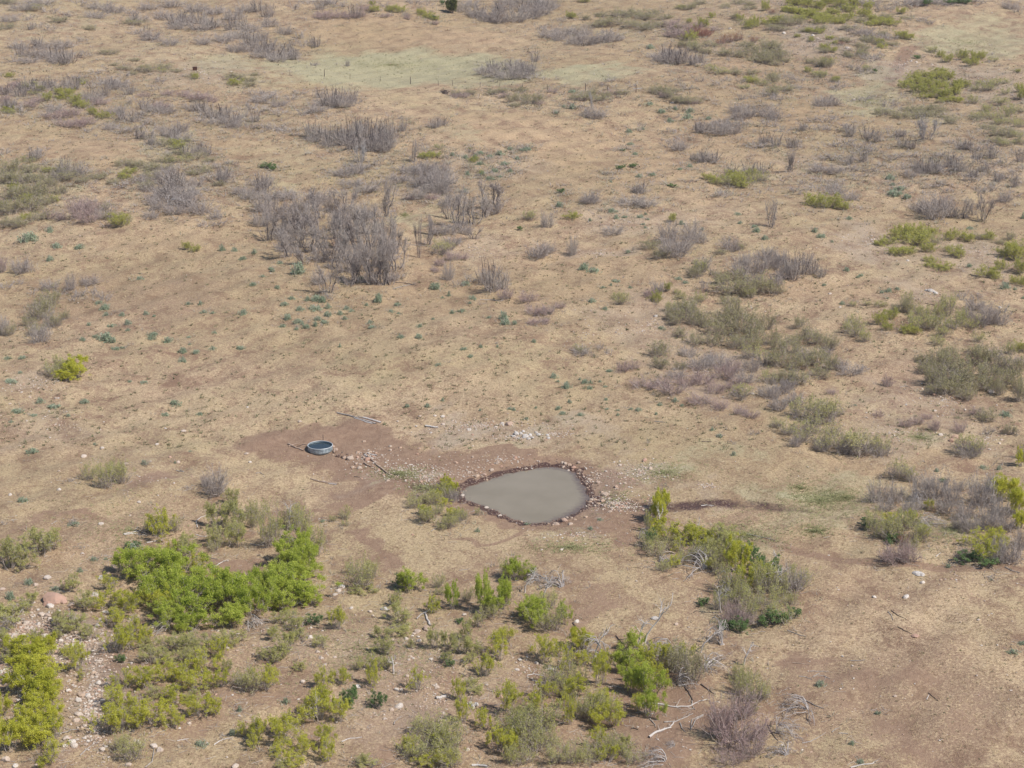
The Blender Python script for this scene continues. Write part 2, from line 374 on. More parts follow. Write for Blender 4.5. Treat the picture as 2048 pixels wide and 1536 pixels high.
def bare_tree(seed, nm, pale=False):
    rng = np.random.default_rng(seed)
    n = int(rng.integers(3, 7))
    S = main_stems(rng, n, 7, .28, (.15, .8), (.7, 1.0), .05)
    B = kids(rng, S, n*12, (.22, .48), .6, .4, .03, 4, .2)
    B2 = kids(rng, B, n*40, (.12, .28), .55, .4, .02, 3, .2)
    T = kids(rng, B2, 1000, (.08, .18), .6, .3, .02, 3, .2)
    Lw = main_stems(rng, 26, 4, .35, (.3, 1.), (.2, .5), .03); Lt = kids(rng, Lw, 130, (.08, .2), .6, .4, .02, 3, .2)
    a = Geo(); a.tubes(S, rad(S, .032, .010), 4, rng)
    b = Geo(); b.tubes(B, rad(B, .010, .005), 3, rng); b.tubes(B2, rad(B2, .006, .003), 2, rng); b.tubes(T, rad(T, .0045, .0025), 2, rng)
    c = Geo(); c.tubes(Lw, rad(Lw, .009, .005), 2, rng); c.tubes(Lt, rad(Lt, .006, .004), 2, rng)
    return [('trunk', a.mesh(nm+'_trunk', [M['pale'] if pale else M['char']])), ('branches', b.mesh(nm+'_branches', [M['pale'] if pale else M['grey']])), ('suckers', c.mesh(nm+'_suckers', [M['grey']]))]
def fan(seed, nm):
    """collapsed limbs that arch over to one side (+X)"""
    rng = np.random.default_rng(seed); n = 13; K = 8
    t = np.linspace(0, 1, K)[None]; a = rng.normal(0, .8, n)[:, None]; L = rng.uniform(.7, 1.9, n)[:, None]; H = (rng.uniform(.05, .9, n)**1.4)[:, None]
    x = L*t; P = np.stack([x*np.cos(a)-.7, x*np.sin(a)+rng.normal(0, .12, (n, 1)), H*np.sin(math.pi*np.minimum(t**.75, 1)*.97)+.02], -1)
    P[:, 1:] += np.cumsum(rng.normal(0, .04, (n, K-1, 3)), 1); P[..., 2] = np.maximum(P[..., 2], .02)
    B = kids(rng, P, 80, (.2, .6), .5, -.05, .04, 5, .2, 1, .4); T = kids(rng, B, 320, (.12, .3), .4, -.1, .02, 3, .2, 1, .5)
    g = Geo(); g.tubes(P, rad(P, .024, .007), 4, rng); h = Geo(); h.tubes(B, rad(B, .010, .005), 3, rng); h.tubes(T, rad(T, .006, .003), 2, rng)
    return [('limbs', g.mesh(nm+'_limbs', [M['pale']])), ('twigs', h.mesh(nm+'_twigs', [M['grey']]))]
def sage(seed, nm):
    rng = np.random.default_rng(seed); n = 55
    c = rng.normal(size=(n, 3))*np.array([.5, .5, .0]); rr = np.hypot(c[:, 0], c[:, 1]); c[:, 2] = .5*np.clip(1-rr**2, .02, 1)**.25*rng.uniform(.1, 1.1, n)
    P = np.repeat(c, 14, 0)+rng.normal(0, .11, (n*14, 3)); P[:, 2] = np.abs(P[:, 2])
    f = Geo(); f.leaves(P, .075, rng, np.clip(np.repeat(rng.random(n), 14)*.6+rng.random(n*14)*.4, 0, 1), .2)
    S = main_stems(rng, 22, 3, .3, (.2, 1), (.4, .8), .03); g = Geo(); g.tubes(S, rad(S, .03, .015), 3, rng)
    return [('stems', g.mesh(nm+'_stems', [M['brown']])), ('foliage', f.mesh(nm+'_foliage', [M['sage']]))]

PROTO = {}
for k in range(5):
    PROTO.setdefault('lime', []).append(leafy(100+k, 'lime_shrub', M['lime'], M['grey'], 1.5, .024, clump=300, per=38))
    PROTO.setdefault('green', []).append(leafy(150+k, 'green_shrub', M['green'], M['grey'], 1.35, .024, clump=300, per=36))
    PROTO.setdefault('leaf', []).append(leafy(200+k, 'leafy_shrub', M['soft'], M['grey'], 1.1, .024, twigs=520, clump=230, per=30, sp=.055))
    PROTO.setdefault('leafl', []).append(leafy(250+k, 'leafy_shrub', M['lime'], M['grey'], 1.05, .024, twigs=520, clump=240, per=30, sp=.055))
    PROTO.setdefault('sparse', []).append(twiggy(300+k, 'sparse_shrub', M['brown'], None, 40, 200, 560, leafmat=M['soft'], nleaf=2600, leaf=.026, ltop=.1))
    PROTO.setdefault('olive', []).append(twiggy(350+k, 'olive_shrub', M['brown'], None, 40, 260, 620, leafmat=M['olive'], nleaf=2600, leaf=.028, ltop=.0))
    PROTO.setdefault('gyo', []).append(twiggy(400+k, 'budding_shrub', M['grey'], M['brown'], 60, 300, 760, leafmat=M['bud'], nleaf=1490, leaf=.030, ltop=.5))
    PROTO.setdefault('flime', []).append(twiggy(820+k, 'lime_brush', M['brown'], None, 30, 200, 480, leafmat=M['flime'], nleaf=5200, leaf=.03, ltop=.0, r=(.014, .008, .005)))
    PROTO.setdefault('dead', []).append(twiggy(450+k, 'dead_shrub', M['grey'], None, 56, 300, 820))
    PROTO.setdefault('burn', []).append(twiggy(500+k, 'burnt_shrub', M['grey'], None, 40, 220, 600, dark=9))
    PROTO.setdefault('pink', []).append(twiggy(550+k, 'pink_shrub', M['pink'], M['brown'], 50, 300, 820))
    PROTO.setdefault('tree', []).append(bare_tree(600+k, 'burnt_tree'))
    PROTO.setdefault('sage', []).append(sage(650+k, 'sage_shrub'))
    PROTO.setdefault('fan', []).append(fan(700+k, 'fallen_brush'))
for k in range(2):
    PROTO.setdefault('deep', []).append(leafy(750+k, 'dark_shrub', M['deep'], M['brown'], 1.2, .036, clump=200))
    PROTO.setdefault('red', []).append(twiggy(770+k, 'red_shrub', M['red'], M['brown'], 50, 300, 820))
    PROTO.setdefault('rust', []).append(twiggy(780+k, 'rust_shrub', M['pink'], M['brown'], 50, 300, 700, leafmat=M['orange'], nleaf=1600, leaf=.028, ltop=.1))
    PROTO.setdefault('ptree', []).append(bare_tree(790+k, 'pale_tree', True))
    PROTO.setdefault('juniper', []).append(leafy(795+k, 'juniper', M['juniper'], M['char'], 2.2, .05, clump=260, per=30, sp=.09))

def normalise(proto):
    vs_ = []
    for pn, me in proto:
        v = np.empty(len(me.vertices)*3, np.float32); me.vertices.foreach_get('co', v); vs_.append(v.reshape(-1, 3))
    A = np.concatenate([v for (pn, _), v in zip(proto, vs_) if pn not in ('charred_stems', 'suckers')]); rr = np.percentile(np.hypot(A[:, 0], A[:, 1]), 95); zz = np.percentile(A[:, 2], 97.5)
    for (pn, me), v in zip(proto, vs_):
        v = v/np.array([rr, rr, zz]); me.vertices.foreach_set('co', v.astype(np.float32).ravel()); me.update()
for k_, L_ in PROTO.items():
    if k_ != 'fan':
        for p_ in L_: normalise(p_)
# kind -> object name, category, adjective phrase, group
KIND = {
 'lime': ('leafy_shrub', 'shrub', 'dense bright lime leafy shrub', 'bright leafy shrubs'),
 'flime': ('yellow_green_shrub', 'shrub', '', 'yellow green shrubs on the far slope'),
 'green': ('leafy_shrub', 'shrub', 'dense fresh green leafy shrub', 'bright leafy shrubs'),
 'leaf': ('young_leaf_shrub', 'shrub', 'soft yellow green shrub with showing stems', 'loose young leafed shrubs'),
 'leafl': ('young_leaf_shrub', 'shrub', 'loose lime green shrub with showing stems', 'loose young leafed shrubs'),
 'deep': ('dark_green_shrub', 'shrub', 'low dark green shrub', 'dark green shrubs'),
 'sparse': ('sparse_shrub', 'shrub', 'upright brownish shrub with sparse green leaves', 'sparsely leafed shrubs'),
 'olive': ('olive_shrub', 'shrub', 'olive brown mounded shrub', 'olive brown shrubs'),
 'gyo': ('budding_shrub', 'shrub', 'grey shrub with pale yellow green tips', 'budding grey shrubs'),
 'dead': ('dead_shrub', 'dead shrub', 'bare grey twiggy shrub', 'bare grey shrubs'),
 'burn': ('burnt_shrub', 'dead shrub', 'bare grey shrub with charred upright stems', 'burnt shrubs'),
 'pink': ('pinkish_shrub', 'shrub', 'bare pinkish brown shrub', 'pinkish bare shrubs'),
 'red': ('red_shrub', 'shrub', 'rusty red bare shrub', None),
 'rust': ('rusty_shrub', 'shrub', 'shrub with rust orange leaves', None),
 'tree': ('burnt_tree', 'dead tree', 'bare burnt tree with dark stems', 'bare burnt trees'),
 'ptree': ('bleached_tree', 'dead tree', 'pale bleached bare tree', None),
 'sage': ('sage_tuft', 'sage bush', 'grey teal sage tuft', 'sage tufts on the open ground'),
 'fan': ('fallen_brush', 'dead branches', 'bleached arching dead limbs', 'collapsed bleached limbs'),
 'juniper': ('juniper_tree', 'tree', 'dark rounded juniper', None),
}
#@@DATA
# ------------------------------------------------------------------ the plants, by photograph position of their foot: x, y, width, height
PLANTS = '''
lime: 50,1330,80,50; 95,1322,45,48; 70,1358,95,55; 72,1400,95,60; 80,1432,80,48; 60,1470,70,50; 80,1500,80,50; 22,1508,60,62; 5,1440,34,46; 35,1385,50,40; 100,1455,60,40
leafl: 158,1345,50,58; 165,1362,26,20; 137,1320,40,30; 100,1530,52,52; 20,1465,50,30; 105,1400,50,40; 115,1480,36,50; 85,1536,34,22
leaf: 25,1262,90,50; 20,1302,64,40; 60,1222,44,34; 10,1240,40,30; 140,1186,42,40; 165,1225,55,42; 150,1262,62,42; 115,1256,30,35; 75,1282,30,28; 180,1283,42,34; 15,1330,50,34; 130,1275,40,24
leafl: 225,1190,60,42; 215,1225,60,42; 255,1232,60,48; 225,1262,58,46; 265,1275,48,42; 235,1312,60,60; 265,1305,45,55; 292,1282,40,32; 280,1215,50,40
deep: 245,1326,26,18
green: 245,1145,40,38; 275,1160,80,60; 312,1170,90,60; 365,1170,86,70; 335,1218,90,70; 385,1240,94,72; 430,1222,100,72; 330,1258,80,50; 380,1265,70,40; 470,1222,90,68; 505,1240,60,62; 450,1262,80,48; 410,1195,80,50; 365,1268,34,32; 300,1195,60,40
lime: 445,1190,60,40; 355,1190,60,40; 325,1235,60,50; 480,1195,50,34
green: 590,1128,80,62; 612,1158,60,64; 590,1138,80,48; 600,1172,90,52; 560,1192,80,60; 612,1207,80,50; 535,1228,70,60; 525,1195,60,54; 628,1212,36,30; 575,1225,70,44
sparse: 585,1062,48,56; 608,1090,50,70; 630,1116,46,62; 596,1040,30,30; 540,1098,46,88; 518,1045,40,46; 505,1058,30,34; 500,1032,26,24
leaf: 465,1012,40,34; 435,1060,50,58; 475,1058,44,56; 435,1098,46,52; 475,1098,50,58; 450,1030,36,30; 372,1122,60,54; 555,1075,26,40
leafl: 318,1082,66,64; 395,1142,40,36; 345,1110,30,30
sparse: 348,1064,30,32; 430,1105,34,30; 470,1075,40,40; 300,1065,26,30
dead: 430,995,58,62; 412,975,30,26; 340,1110,30,20
leaf: 80,1118,86,56; 20,1145,64,66; 48,1142,50,50; 105,1105,40,40; 5,1120,40,40
sparse: 180,962,36,40; 212,980,40,56; 245,970,44,48; 228,955,40,36
lime: 152,762,58,42; 135,765,40,26
sparse: 108,755,48,40; 125,748,40,30
leafl: 250,1385,60,46; 290,1382,60,48; 332,1366,60,48; 372,1370,50,44; 410,1352,60,56; 440,1322,40,46; 400,1388,60,48; 442,1378,38,40; 240,1422,60,48; 275,1432,60,48; 215,1476,78,66; 245,1470,50,60; 310,1456,70,58; 345,1460,42,42; 275,1462,50,40; 405,1438,60,50; 430,1432,30,36; 350,1415,54,40
leaf: 300,1332,46,40; 390,1304,52,40; 350,1308,60,40; 300,1302,40,30; 425,1302,50,38; 462,1294,50,36; 330,1330,46,30; 370,1330,50,30; 455,1350,30,30; 310,1400,40,30; 380,1408,40,30
sparse: 500,1388,62,52; 265,1526,60,50; 245,1505,46,34; 485,1375,40,34; 390,1320,34,30
leafl: 508,1486,52,54; 490,1475,30,30
sparse: 722,1180,56,66; 705,1150,30,30; 742,1160,34,40
deep: 806,1180,34,30
green: 824,1186,46,44
sparse: 877,1178,30,30; 936,1205,26,30; 880,1190,26,16
leaf: 790,1212,30,34
leafl: 868,1228,36,38
green: 906,1222,38,50; 968,1228,40,72; 1002,1225,40,60; 985,1232,44,40
sparse: 985,1240,50,34; 1012,1212,30,40
leaf: 800,1250,50,44; 795,1276,56,26; 764,1282,34,30; 584,1266,46,44; 545,1282,36,30; 592,1284,40,26; 642,1300,36,30; 575,1312,46,44; 545,1332,50,34; 522,1322,30,26; 600,1342,36,22; 560,1250,40,30
leafl: 676,1262,32,50; 668,1242,24,26
deep: 628,1252,34,22; 918,1247,20,12; 890,1320,14,14; 900,1335,20,14
leaf: 770,1312,42,36; 716,1342,30,28; 745,1345,36,38; 774,1342,34,26; 822,1297,16,20
leafl: 745,1380,34,60; 682,1372,34,40; 646,1380,36,44
leafl: 645,1412,40,42; 640,1452,90,62; 678,1448,50,50; 650,1502,40,54; 615,1440,44,44; 652,1425,50,40
deep: 697,1416,44,42; 756,1420,34,34
leafl: 570,1492,62,64; 600,1515,50,50; 590,1536,54,32; 530,1386,54,58; 515,1482,30,42; 545,1470,36,36; 655,1526,42,56; 505,1500,30,30; 560,1520,40,30
leaf: 868,1300,30,48; 895,1300,30,40; 935,1282,32,44; 925,1312,42,40; 950,1312,30,30; 960,1256,26,34; 940,1330,30,24; 893,1328,24,26
leafl: 970,1358,46,50; 836,1388,46,50; 918,1402,30,50; 925,1450,36,56; 969,1462,40,42; 1000,1322,50,58; 1012,1290,40,36
leaf: 948,1392,40,20; 940,1375,30,20
sparse: 870,1482,90,50; 862,1522,100,58; 902,1510,60,66; 830,1530,70,48; 905,1538,60,46; 850,1470,50,40
leafl: 885,1500,50,40; 820,1510,40,40; 890,1535,50,36; 855,1540,50,30
leaf: 740,1534,50,20; 725,1536,30,26; 560,1540,40,20
leafl: 1020,1432,52,66; 1000,1515,60,60; 1028,1500,40,40
sparse: 1012,1480,60,46; 1038,1450,34,40
green: 1072,1258,58,56; 1125,1252,32,44; 1030,1166,60,44; 1050,1240,36,30
sparse: 1096,1222,50,40; 1100,1268,60,56; 1015,1158,36,40; 1048,1160,34,34
lime: 1160,1305,45,44
leafl: 1090,1328,50,58; 1120,1316,32,32; 1140,1350,50,60; 1165,1335,34,34; 1150,1402,60,50; 1085,1405,48,44; 1070,1432,40,46; 1102,1398,34,34
sparse: 1112,1376,54,56; 1158,1378,40,50; 1130,1400,50,40
leafl: 1200,1375,44,70; 1208,1340,36,40; 1140,1452,30,60; 1128,1420,30,36
green: 1264,1310,50,44; 1262,1350,60,52; 1300,1402,60,70; 1300,1440,60,56; 1265,1392,50,56
leafl: 1312,1345,50,60; 1290,1325,40,34; 1286,1372,54,48; 1322,1378,34,50; 1278,1425,34,34
olive: 1360,1350,60,64; 1385,1370,60,72; 1340,1345,50,50
leafl: 1370,1325,40,40; 1202,1430,60,50; 1228,1458,54,60; 1192,1462,50,50; 1195,1500,36,46; 1215,1530,40,40
sparse: 1185,1445,60,60; 1215,1440,50,50; 1160,1440,30,40
sparse: 1082,1472,90,70; 1050,1492,80,76; 1042,1532,60,46; 1112,1532,60,48; 1180,1530,60,42; 1222,1520,60,50; 1262,1532,50,42; 1145,1530,50,50; 1075,1510,60,50; 1100,1495,44,40
leaf: 1060,1450,50,40; 1030,1475,40,40; 1095,1465,36,36; 1020,1530,30,40; 1250,1510,40,34
pink: 1468,1502,110,84; 1440,1478,60,84; 1502,1520,66,56; 1488,1440,60,60; 1520,1485,44,50; 1460,1536,70,40
sparse: 1480,1392,40,50; 1512,1405,46,60; 1495,1375,36,40; 1475,1362,30,36; 1505,1428,30,26; 1530,1400,26,30
lime: 1320,1050,36,60; 1322,1022,30,34; 1312,1040,20,40; 1318,1068,34,30
leafl: 1340,1088,60,44; 1372,1090,58,46; 1400,1100,50,40; 1310,1080,34,28; 1362,1110,40,36; 1420,1090,34,30; 1395,1085,40,30
leaf: 1440,1100,66,50; 1472,1118,56,50; 1425,1112,40,34; 1455,1085,50,34
sparse: 1300,1100,46,40; 1312,1115,50,36; 1340,1098,40,26; 1400,1120,60,40; 1425,1128,60,40; 1450,1125,46,30; 1370,1125,34,26; 1295,1065,20,44; 1330,1145,40,24
lime: 1478,1150,50,66; 1492,1178,40,44; 1468,1120,30,36
deep: 1500,1122,36,36; 1520,1145,44,40; 1300,1095,24,34; 1544,1160,40,44
leafl: 1415,1140,30,26; 1350,1135,34,26; 1512,1160,40,40; 1530,1178,50,50
sparse: 1458,1190,50,66; 1440,1222,34,46; 1480,1200,50,40; 1530,1190,60,70; 1505,1215,60,50; 1475,1215,50,36
dead: 1585,1192,70,60
sparse: 1600,1180,50,50; 1560,1200,50,50; 1545,1225,60,44; 1565,1248,60,40; 1505,1240,50,40; 1440,1150,40,40; 1580,1215,40,30
deep: 1588,1240,30,24; 1548,1252,60,34; 1480,1270,44,30; 1455,1262,30,20; 1405,1212,30,18
pink: 1462,1252,50,44; 1470,1232,40,34; 1490,1255,40,40
dead: 1752,1008,48,46; 1790,1010,52,44; 1838,1005,56,56; 1872,1000,56,56; 1905,1012,46,46; 1770,1025,44,30; 1820,1030,50,34; 1890,1030,50,40; 1918,1060,36,30; 1960,1020,64,70; 1976,1060,50,56; 1940,1070,54,48; 1930,1040,46,40; 2000,1048,50,56; 1855,980,40,30; 1915,985,34,26; 1985,985,50,40
sparse: 1745,1066,50,50; 1788,1086,60,56; 1836,1088,50,46; 1812,1062,50,44; 1762,1078,40,34; 1825,1100,44,26
leafl: 1780,1050,40,26; 1820,1048,30,28; 1860,1022,24,24; 1845,1078,30,30
lime: 2010,1005,60,46; 2036,1036,50,56; 2000,985,40,26; 2040,1060,40,36
leafl: 1952,1100,60,40; 1962,1126,56,50; 1990,1086,50,30; 2000,1100,40,36
dead: 2020,1132,60,56; 2045,1100,40,50; 1995,1130,40,40; 1930,1120,40,30; 2010,1065,54,36; 1990,1118,40,44
deep: 1940,1128,50,24; 1975,1136,40,20; 1740,1060,40,22; 1785,1088,44,22
pink: 1792,1132,62,44; 1815,1128,50,48; 1775,1125,34,30
rust: 1806,1092,34,26
gyo: 1575,872,50,36; 1602,888,50,40; 1630,852,60,46; 1652,852,50,56; 1602,842,52,46; 1650,897,50,40; 1686,907,60,46; 1720,915,70,54; 1766,915,46,44; 1620,870,50,36; 1668,875,44,30; 1745,905,50,36; 1930,912,60,42; 1950,914,44,38; 1800,960,52,44; 1822,965,30,30; 1552,856,30,20; 1640,825,50,30; 1670,835,40,26; 1645,905,40,30; 1700,895,40,30
dead: 1558,824,50,34; 1590,812,40,30; 1545,800,34,26; 1700,910,40,30; 1590,895,30,24; 1640,905,30,24; 1755,918,30,20; 1785,955,24,24
pink: 1500,838,36,20; 1810,856,30,22; 1836,850,26,20; 1870,863,30,26; 1920,868,32,26; 1755,836,26,16; 1950,832,28,18; 1775,775,26,26; 1855,840,24,14; 1665,790,30,14
dead: 1975,872,28,24; 2028,872,24,20; 1772,775,20,18; 1732,905,30,20; 1935,918,50,26
olive: 2040,805,34,50; 2002,792,30,36; 1975,845,50,30; 2020,870,30,24; 1898,792,56,40; 1932,802,52,36; 1860,790,30,26; 2044,920,24,30
lime: 2044,935,24,36
sparse: 1240,612,40,28; 1341,626,28,24; 1400,605,30,24; 1235,600,24,18; 1360,600,24,16; 1500,598,30,24; 1062,442,34,22; 1400,548,34,30; 1160,708,30,20; 1355,590,18,12
lime: 1312,606,28,24; 1335,583,14,20; 1145,439,36,17; 1343,445,18,19
dead: 1316,588,32,30; 1410,580,26,26; 1080,517,44,34; 1066,514,30,22; 1096,508,34,24; 1145,512,26,42; 1225,471,46,22; 1095,456,30,34; 1182,406,40,26; 1262,412,60,14; 1295,414,50,16; 1445,396,30,18; 1334,486,50,44; 1380,482,50,40; 1350,517,60,44; 1400,488,34,28; 1365,505,50,36; 1402,545,40,34; 1460,505,40,30; 1455,495,26,22; 1330,508,34,30
olive: 1298,500,46,24; 1392,556,40,26; 1440,510,26,14; 1480,500,26,16; 1320,518,40,20
pink: 1055,606,40,24; 1070,632,46,22; 1096,632,34,24; 1065,652,30,16; 1088,650,40,16; 1010,600,36,26; 1245,746,34,24; 1268,740,26,20; 1290,782,60,26; 1340,792,66,32; 1402,772,56,36; 1452,762,50,36; 1400,812,60,26; 1440,822,40,22; 1430,790,50,30; 1370,775,50,26; 1470,780,40,26; 1325,775,40,22; 1465,745,40,26; 1480,830,36,18; 1300,596,34,20; 1120,618,24,14
olive: 1372,642,60,46; 1350,650,40,30; 1392,656,46,40; 1360,676,32,22; 1464,640,48,46; 1482,672,66,56; 1430,672,66,38; 1502,700,60,38; 1430,695,50,30; 1530,662,44,40; 1390,690,40,24; 1320,716,50,34; 1320,740,50,28; 1360,740,30,20; 1470,700,50,34; 1510,680,50,40; 1450,655,50,34; 1410,655,40,30; 1540,690,40,34; 1345,640,40,26; 1375,620,40,24; 1480,640,40,24; 1460,610,40,20
dead: 1376,716,42,24; 1160,714,56,22; 1218,710,20,16; 1400,740,60,30; 1440,740,60,34; 1500,745,50,30; 1490,770,50,30; 1420,725,40,20; 1350,760,50,22; 1200,700,24,16
gyo: 1480,800,50,34; 1530,730,44,34; 1540,770,44,30; 1500,720,50,30
dead: 1480,552,48,40; 1520,548,50,40; 1545,540,46,36; 1505,572,50,34; 1570,560,40,40; 1530,520,40,30; 1560,530,36,30; 1490,530,36,26; 1550,575,40,30
olive: 1460,590,66,46; 1520,588,60,46; 1445,570,40,30; 1550,592,40,30; 1495,594,50,30; 1480,565,40,26; 1440,560,24,16
burn: 1585,562,40,50; 1600,550,44,34; 1612,532,44,26; 1642,556,26,22; 1575,545,34,26; 1625,550,34,28; 1425,552,20,14
lime: 1630,414,44,28; 1660,418,50,30; 1688,420,30,20
dead: 1870,441,60,52; 1850,430,40,36; 1900,436,40,36; 1835,425,40,22; 1700,402,40,18; 1668,392,50,24; 1885,420,40,34; 2010,405,30,24
tree: 1965,445,44,60; 1925,440,40,44; 1945,432,34,36
lime: 1800,482,56,34; 1830,492,60,30; 1778,490,40,18; 1830,474,50,26; 1855,478,40,24; 1900,482,34,24; 1932,482,36,20; 1978,482,30,22; 1856,506,36,24; 1912,516,46,26; 1792,512,46,20; 1860,525,28,14; 1760,492,26,12; 1820,508,36,16; 2030,520,50,40; 1975,556,48,26; 2002,540,28,22; 2012,515,40,26; 2040,548,34,34; 2044,575,20,22; 1990,560,26,18; 2026,505,34,22
leaf: 1870,488,30,20; 1955,480,30,16; 1885,542,46,16; 2000,490,28,12; 1895,505,30,14; 2020,480,20,20; 1860,535,34,12; 2030,570,24,20
leaf: 1705,614,18,12; 1733,612,22,12; 1760,614,28,14; 1812,626,30,30; 1780,640,36,24; 1790,625,24,18
lime: 1762,652,36,28; 1776,662,26,18; 1812,668,36,22; 1830,670,24,20; 2040,705,30,24
sparse: 1812,615,28,34; 1832,662,50,38; 1862,662,50,36; 1895,634,38,48; 1902,662,48,36; 1875,640,34,34; 1845,640,34,30; 1920,650,30,34; 1712,676,48,44; 1730,686,34,28; 1695,666,30,26; 1875,692,34,22; 2020,712,32,28; 1955,686,30,22; 1940,660,40,30; 1885,672,34,20; 1830,630,30,26
dead: 1925,600,32,20; 1952,622,48,28; 1980,650,40,36; 1960,655,40,32; 2002,652,34,30; 1940,640,36,26; 2005,628,30,22; 1700,650,30,20; 2036,730,34,20; 1975,632,40,24; 1950,600,40,14
olive: 1600,656,32,26; 1640,692,50,30; 1660,700,40,30; 1620,680,40,30; 1580,712,50,38; 1562,738,60,44; 1632,732,56,40; 1600,745,60,44; 1660,742,48,38; 1600,770,60,34; 1570,765,40,30; 1640,760,50,30; 1590,690,40,26; 1555,700,34,26
dead: 1700,752,60,24; 1680,740,40,24; 1650,716,34,22; 1560,790,50,26; 1610,722,36,24; 1725,745,30,18; 1530,795,40,26; 1575,780,36,22
olive: 1870,730,50,36; 1850,750,40,36; 1902,742,58,44; 1960,732,60,46; 1990,742,50,46; 1900,782,80,52; 1950,784,60,46; 2010,772,60,46; 1862,772,40,44; 1930,760,56,46; 1975,765,56,44; 1880,755,50,36; 2030,750,40,40; 1895,712,44,24; 1945,712,44,24; 2036,785,34,34; 1840,725,26,18; 1920,790,50,34; 1985,785,46,30
dead: 2010,748,46,38; 1915,765,44,34; 1870,765,34,30; 1990,720,40,24
tree: 700,572,44,70; 745,572,46,84; 780,572,46,80; 735,520,50,80; 760,535,46,84; 680,500,50,74; 720,470,50,70; 790,510,36,64; 660,520,46,66; 600,470,46,60; 560,470,44,60; 655,590,46,76; 718,569,44,72; 763,573,48,104; 792,545,46,66; 577,516,40,56; 536,484,44,66; 602,500,50,66; 632,475,50,70; 662,482,50,74; 692,522,50,72; 714,500,50,80; 742,498,50,84; 778,500,40,74; 642,440,50,60; 690,432,50,56; 768,436,44,80; 610,532,40,40; 738,548,44,60; 668,540,44,56; 625,505,44,56
dead: 555,440,50,44; 600,425,56,40; 530,425,50,40; 580,465,50,44; 700,545,50,44; 640,525,50,36; 760,530,40,44; 560,480,40,40; 640,410,50,30; 520,455,40,34; 730,440,44,40; 680,460,50,44; 720,530,44,44; 590,485,46,40; 745,570,34,34; 610,455,50,40; 665,425,40,36; 705,480,40,44; 755,470,40,40; 700,575,30,20; 640,570,40,30; 660,600,30,18; 780,565,36,24; 570,505,44,26; 800,560,30,16
red: 676,502,20,26
tree: 918,460,50,84; 945,452,44,56; 966,438,46,54; 990,415,48,56; 947,480,32,34; 900,440,36,46; 838,516,14,84; 856,492,24,50; 866,470,20,44
dead: 905,415,50,30; 880,390,56,44; 860,378,50,36; 835,400,44,30; 900,470,46,26; 875,470,40,20; 985,430,40,30; 930,470,34,26; 905,492,40,20; 850,345,34,26; 880,350,44,30; 800,345,30,18
gyo: 882,510,38,28; 900,500,24,16; 878,498,20,18
pink: 880,532,30,16; 905,522,36,22; 870,545,24,14; 820,400,24,12; 865,400,30,14; 925,520,24,14
dead: 895,562,30,36; 940,566,28,18; 915,575,30,16
burn: 985,586,54,56; 970,570,40,34; 1005,580,34,34
dead: 500,400,44,26; 540,400,44,22; 480,390,40,20; 575,400,44,24; 330,405,60,30; 370,415,60,36; 400,430,56,30; 350,430,50,24; 320,420,40,24; 430,440,34,20; 410,455,34,16; 370,400,50,30; 440,452,40,16; 330,395,50,26
pink: 158,440,48,46; 176,448,44,36; 185,430,40,36; 165,420,40,26; 98,438,34,20; 120,442,30,18
dead: 200,440,34,26; 222,425,30,20; 215,455,30,20; 300,440,40,20; 305,410,34,22
leaf: 240,455,44,30; 225,440,34,20; 252,448,30,24; 210,420,24,16
olive: 20,430,60,34; 60,425,60,34; 30,400,60,34; 70,395,56,30; 15,370,50,34; 50,370,60,30; 90,410,44,26; 10,455,40,22; 40,455,46,20; 80,440,40,22; 20,345,50,30; 60,345,40,22; 95,375,40,22; 120,390,36,20; 130,360,44,22; 110,350,34,18
leaf: 30,385,30,20; 55,405,26,18; 10,420,24,20; 80,360,26,16; 95,345,24,12; 110,405,20,16; 25,362,30,18; 50,440,30,14
pink: 4,546,26,36; 8,410,20,14
dead: 40,548,42,34; 60,545,30,20; 12,580,36,16; 40,570,20,12; 100,582,40,24; 140,582,26,34; 180,572,42,22; 120,592,34,16; 160,595,30,18; 205,598,34,18; 210,605,30,16; 150,600,30,14; 185,590,34,18; 65,590,24,14; 90,600,30,18
olive: 100,612,48,40; 85,642,50,44; 112,655,34,30; 60,655,34,26; 75,672,44,30; 95,625,40,30; 20,672,30,26; 130,640,24,20
dead: 78,688,50,40; 92,676,30,22; 6,672,34,44; 70,640,34,34; 100,650,30,26; 5,655,26,22
leafl: 373,500,20,18; 390,504,24,14
sage: 55,485,44,22; 112,497,22,13; 160,498,20,11; 100,465,16,12; 100,522,14,10; 444,503,16,13; 469,503,12,12; 486,520,14,10; 506,572,18,12; 509,508,14,10; 210,620,24,14; 213,632,14,9; 197,608,16,9; 244,632,14,9; 292,630,12,8; 308,634,8,7; 225,655,26,9; 256,650,18,12; 256,662,10,6; 178,652,10,8; 209,682,28,18; 226,686,14,12; 165,682,14,10; 190,676,18,7; 302,680,16,16; 305,672,24,9; 337,686,20,20; 378,676,12,6; 408,627,14,8; 426,628,14,8; 487,630,26,11; 366,706,18,12; 380,690,12,6; 392,707,18,9; 425,700,18,9; 483,700,22,13; 365,725,18,12; 429,667,10,6; 230,700,16,9; 245,698,16,5; 15,720,22,10; 45,718,12,7; 22,768,30,12; 40,748,10,6; 260,765,12,6; 287,768,18,8; 401,610,10,9; 377,610,10,8; 280,560,20,8
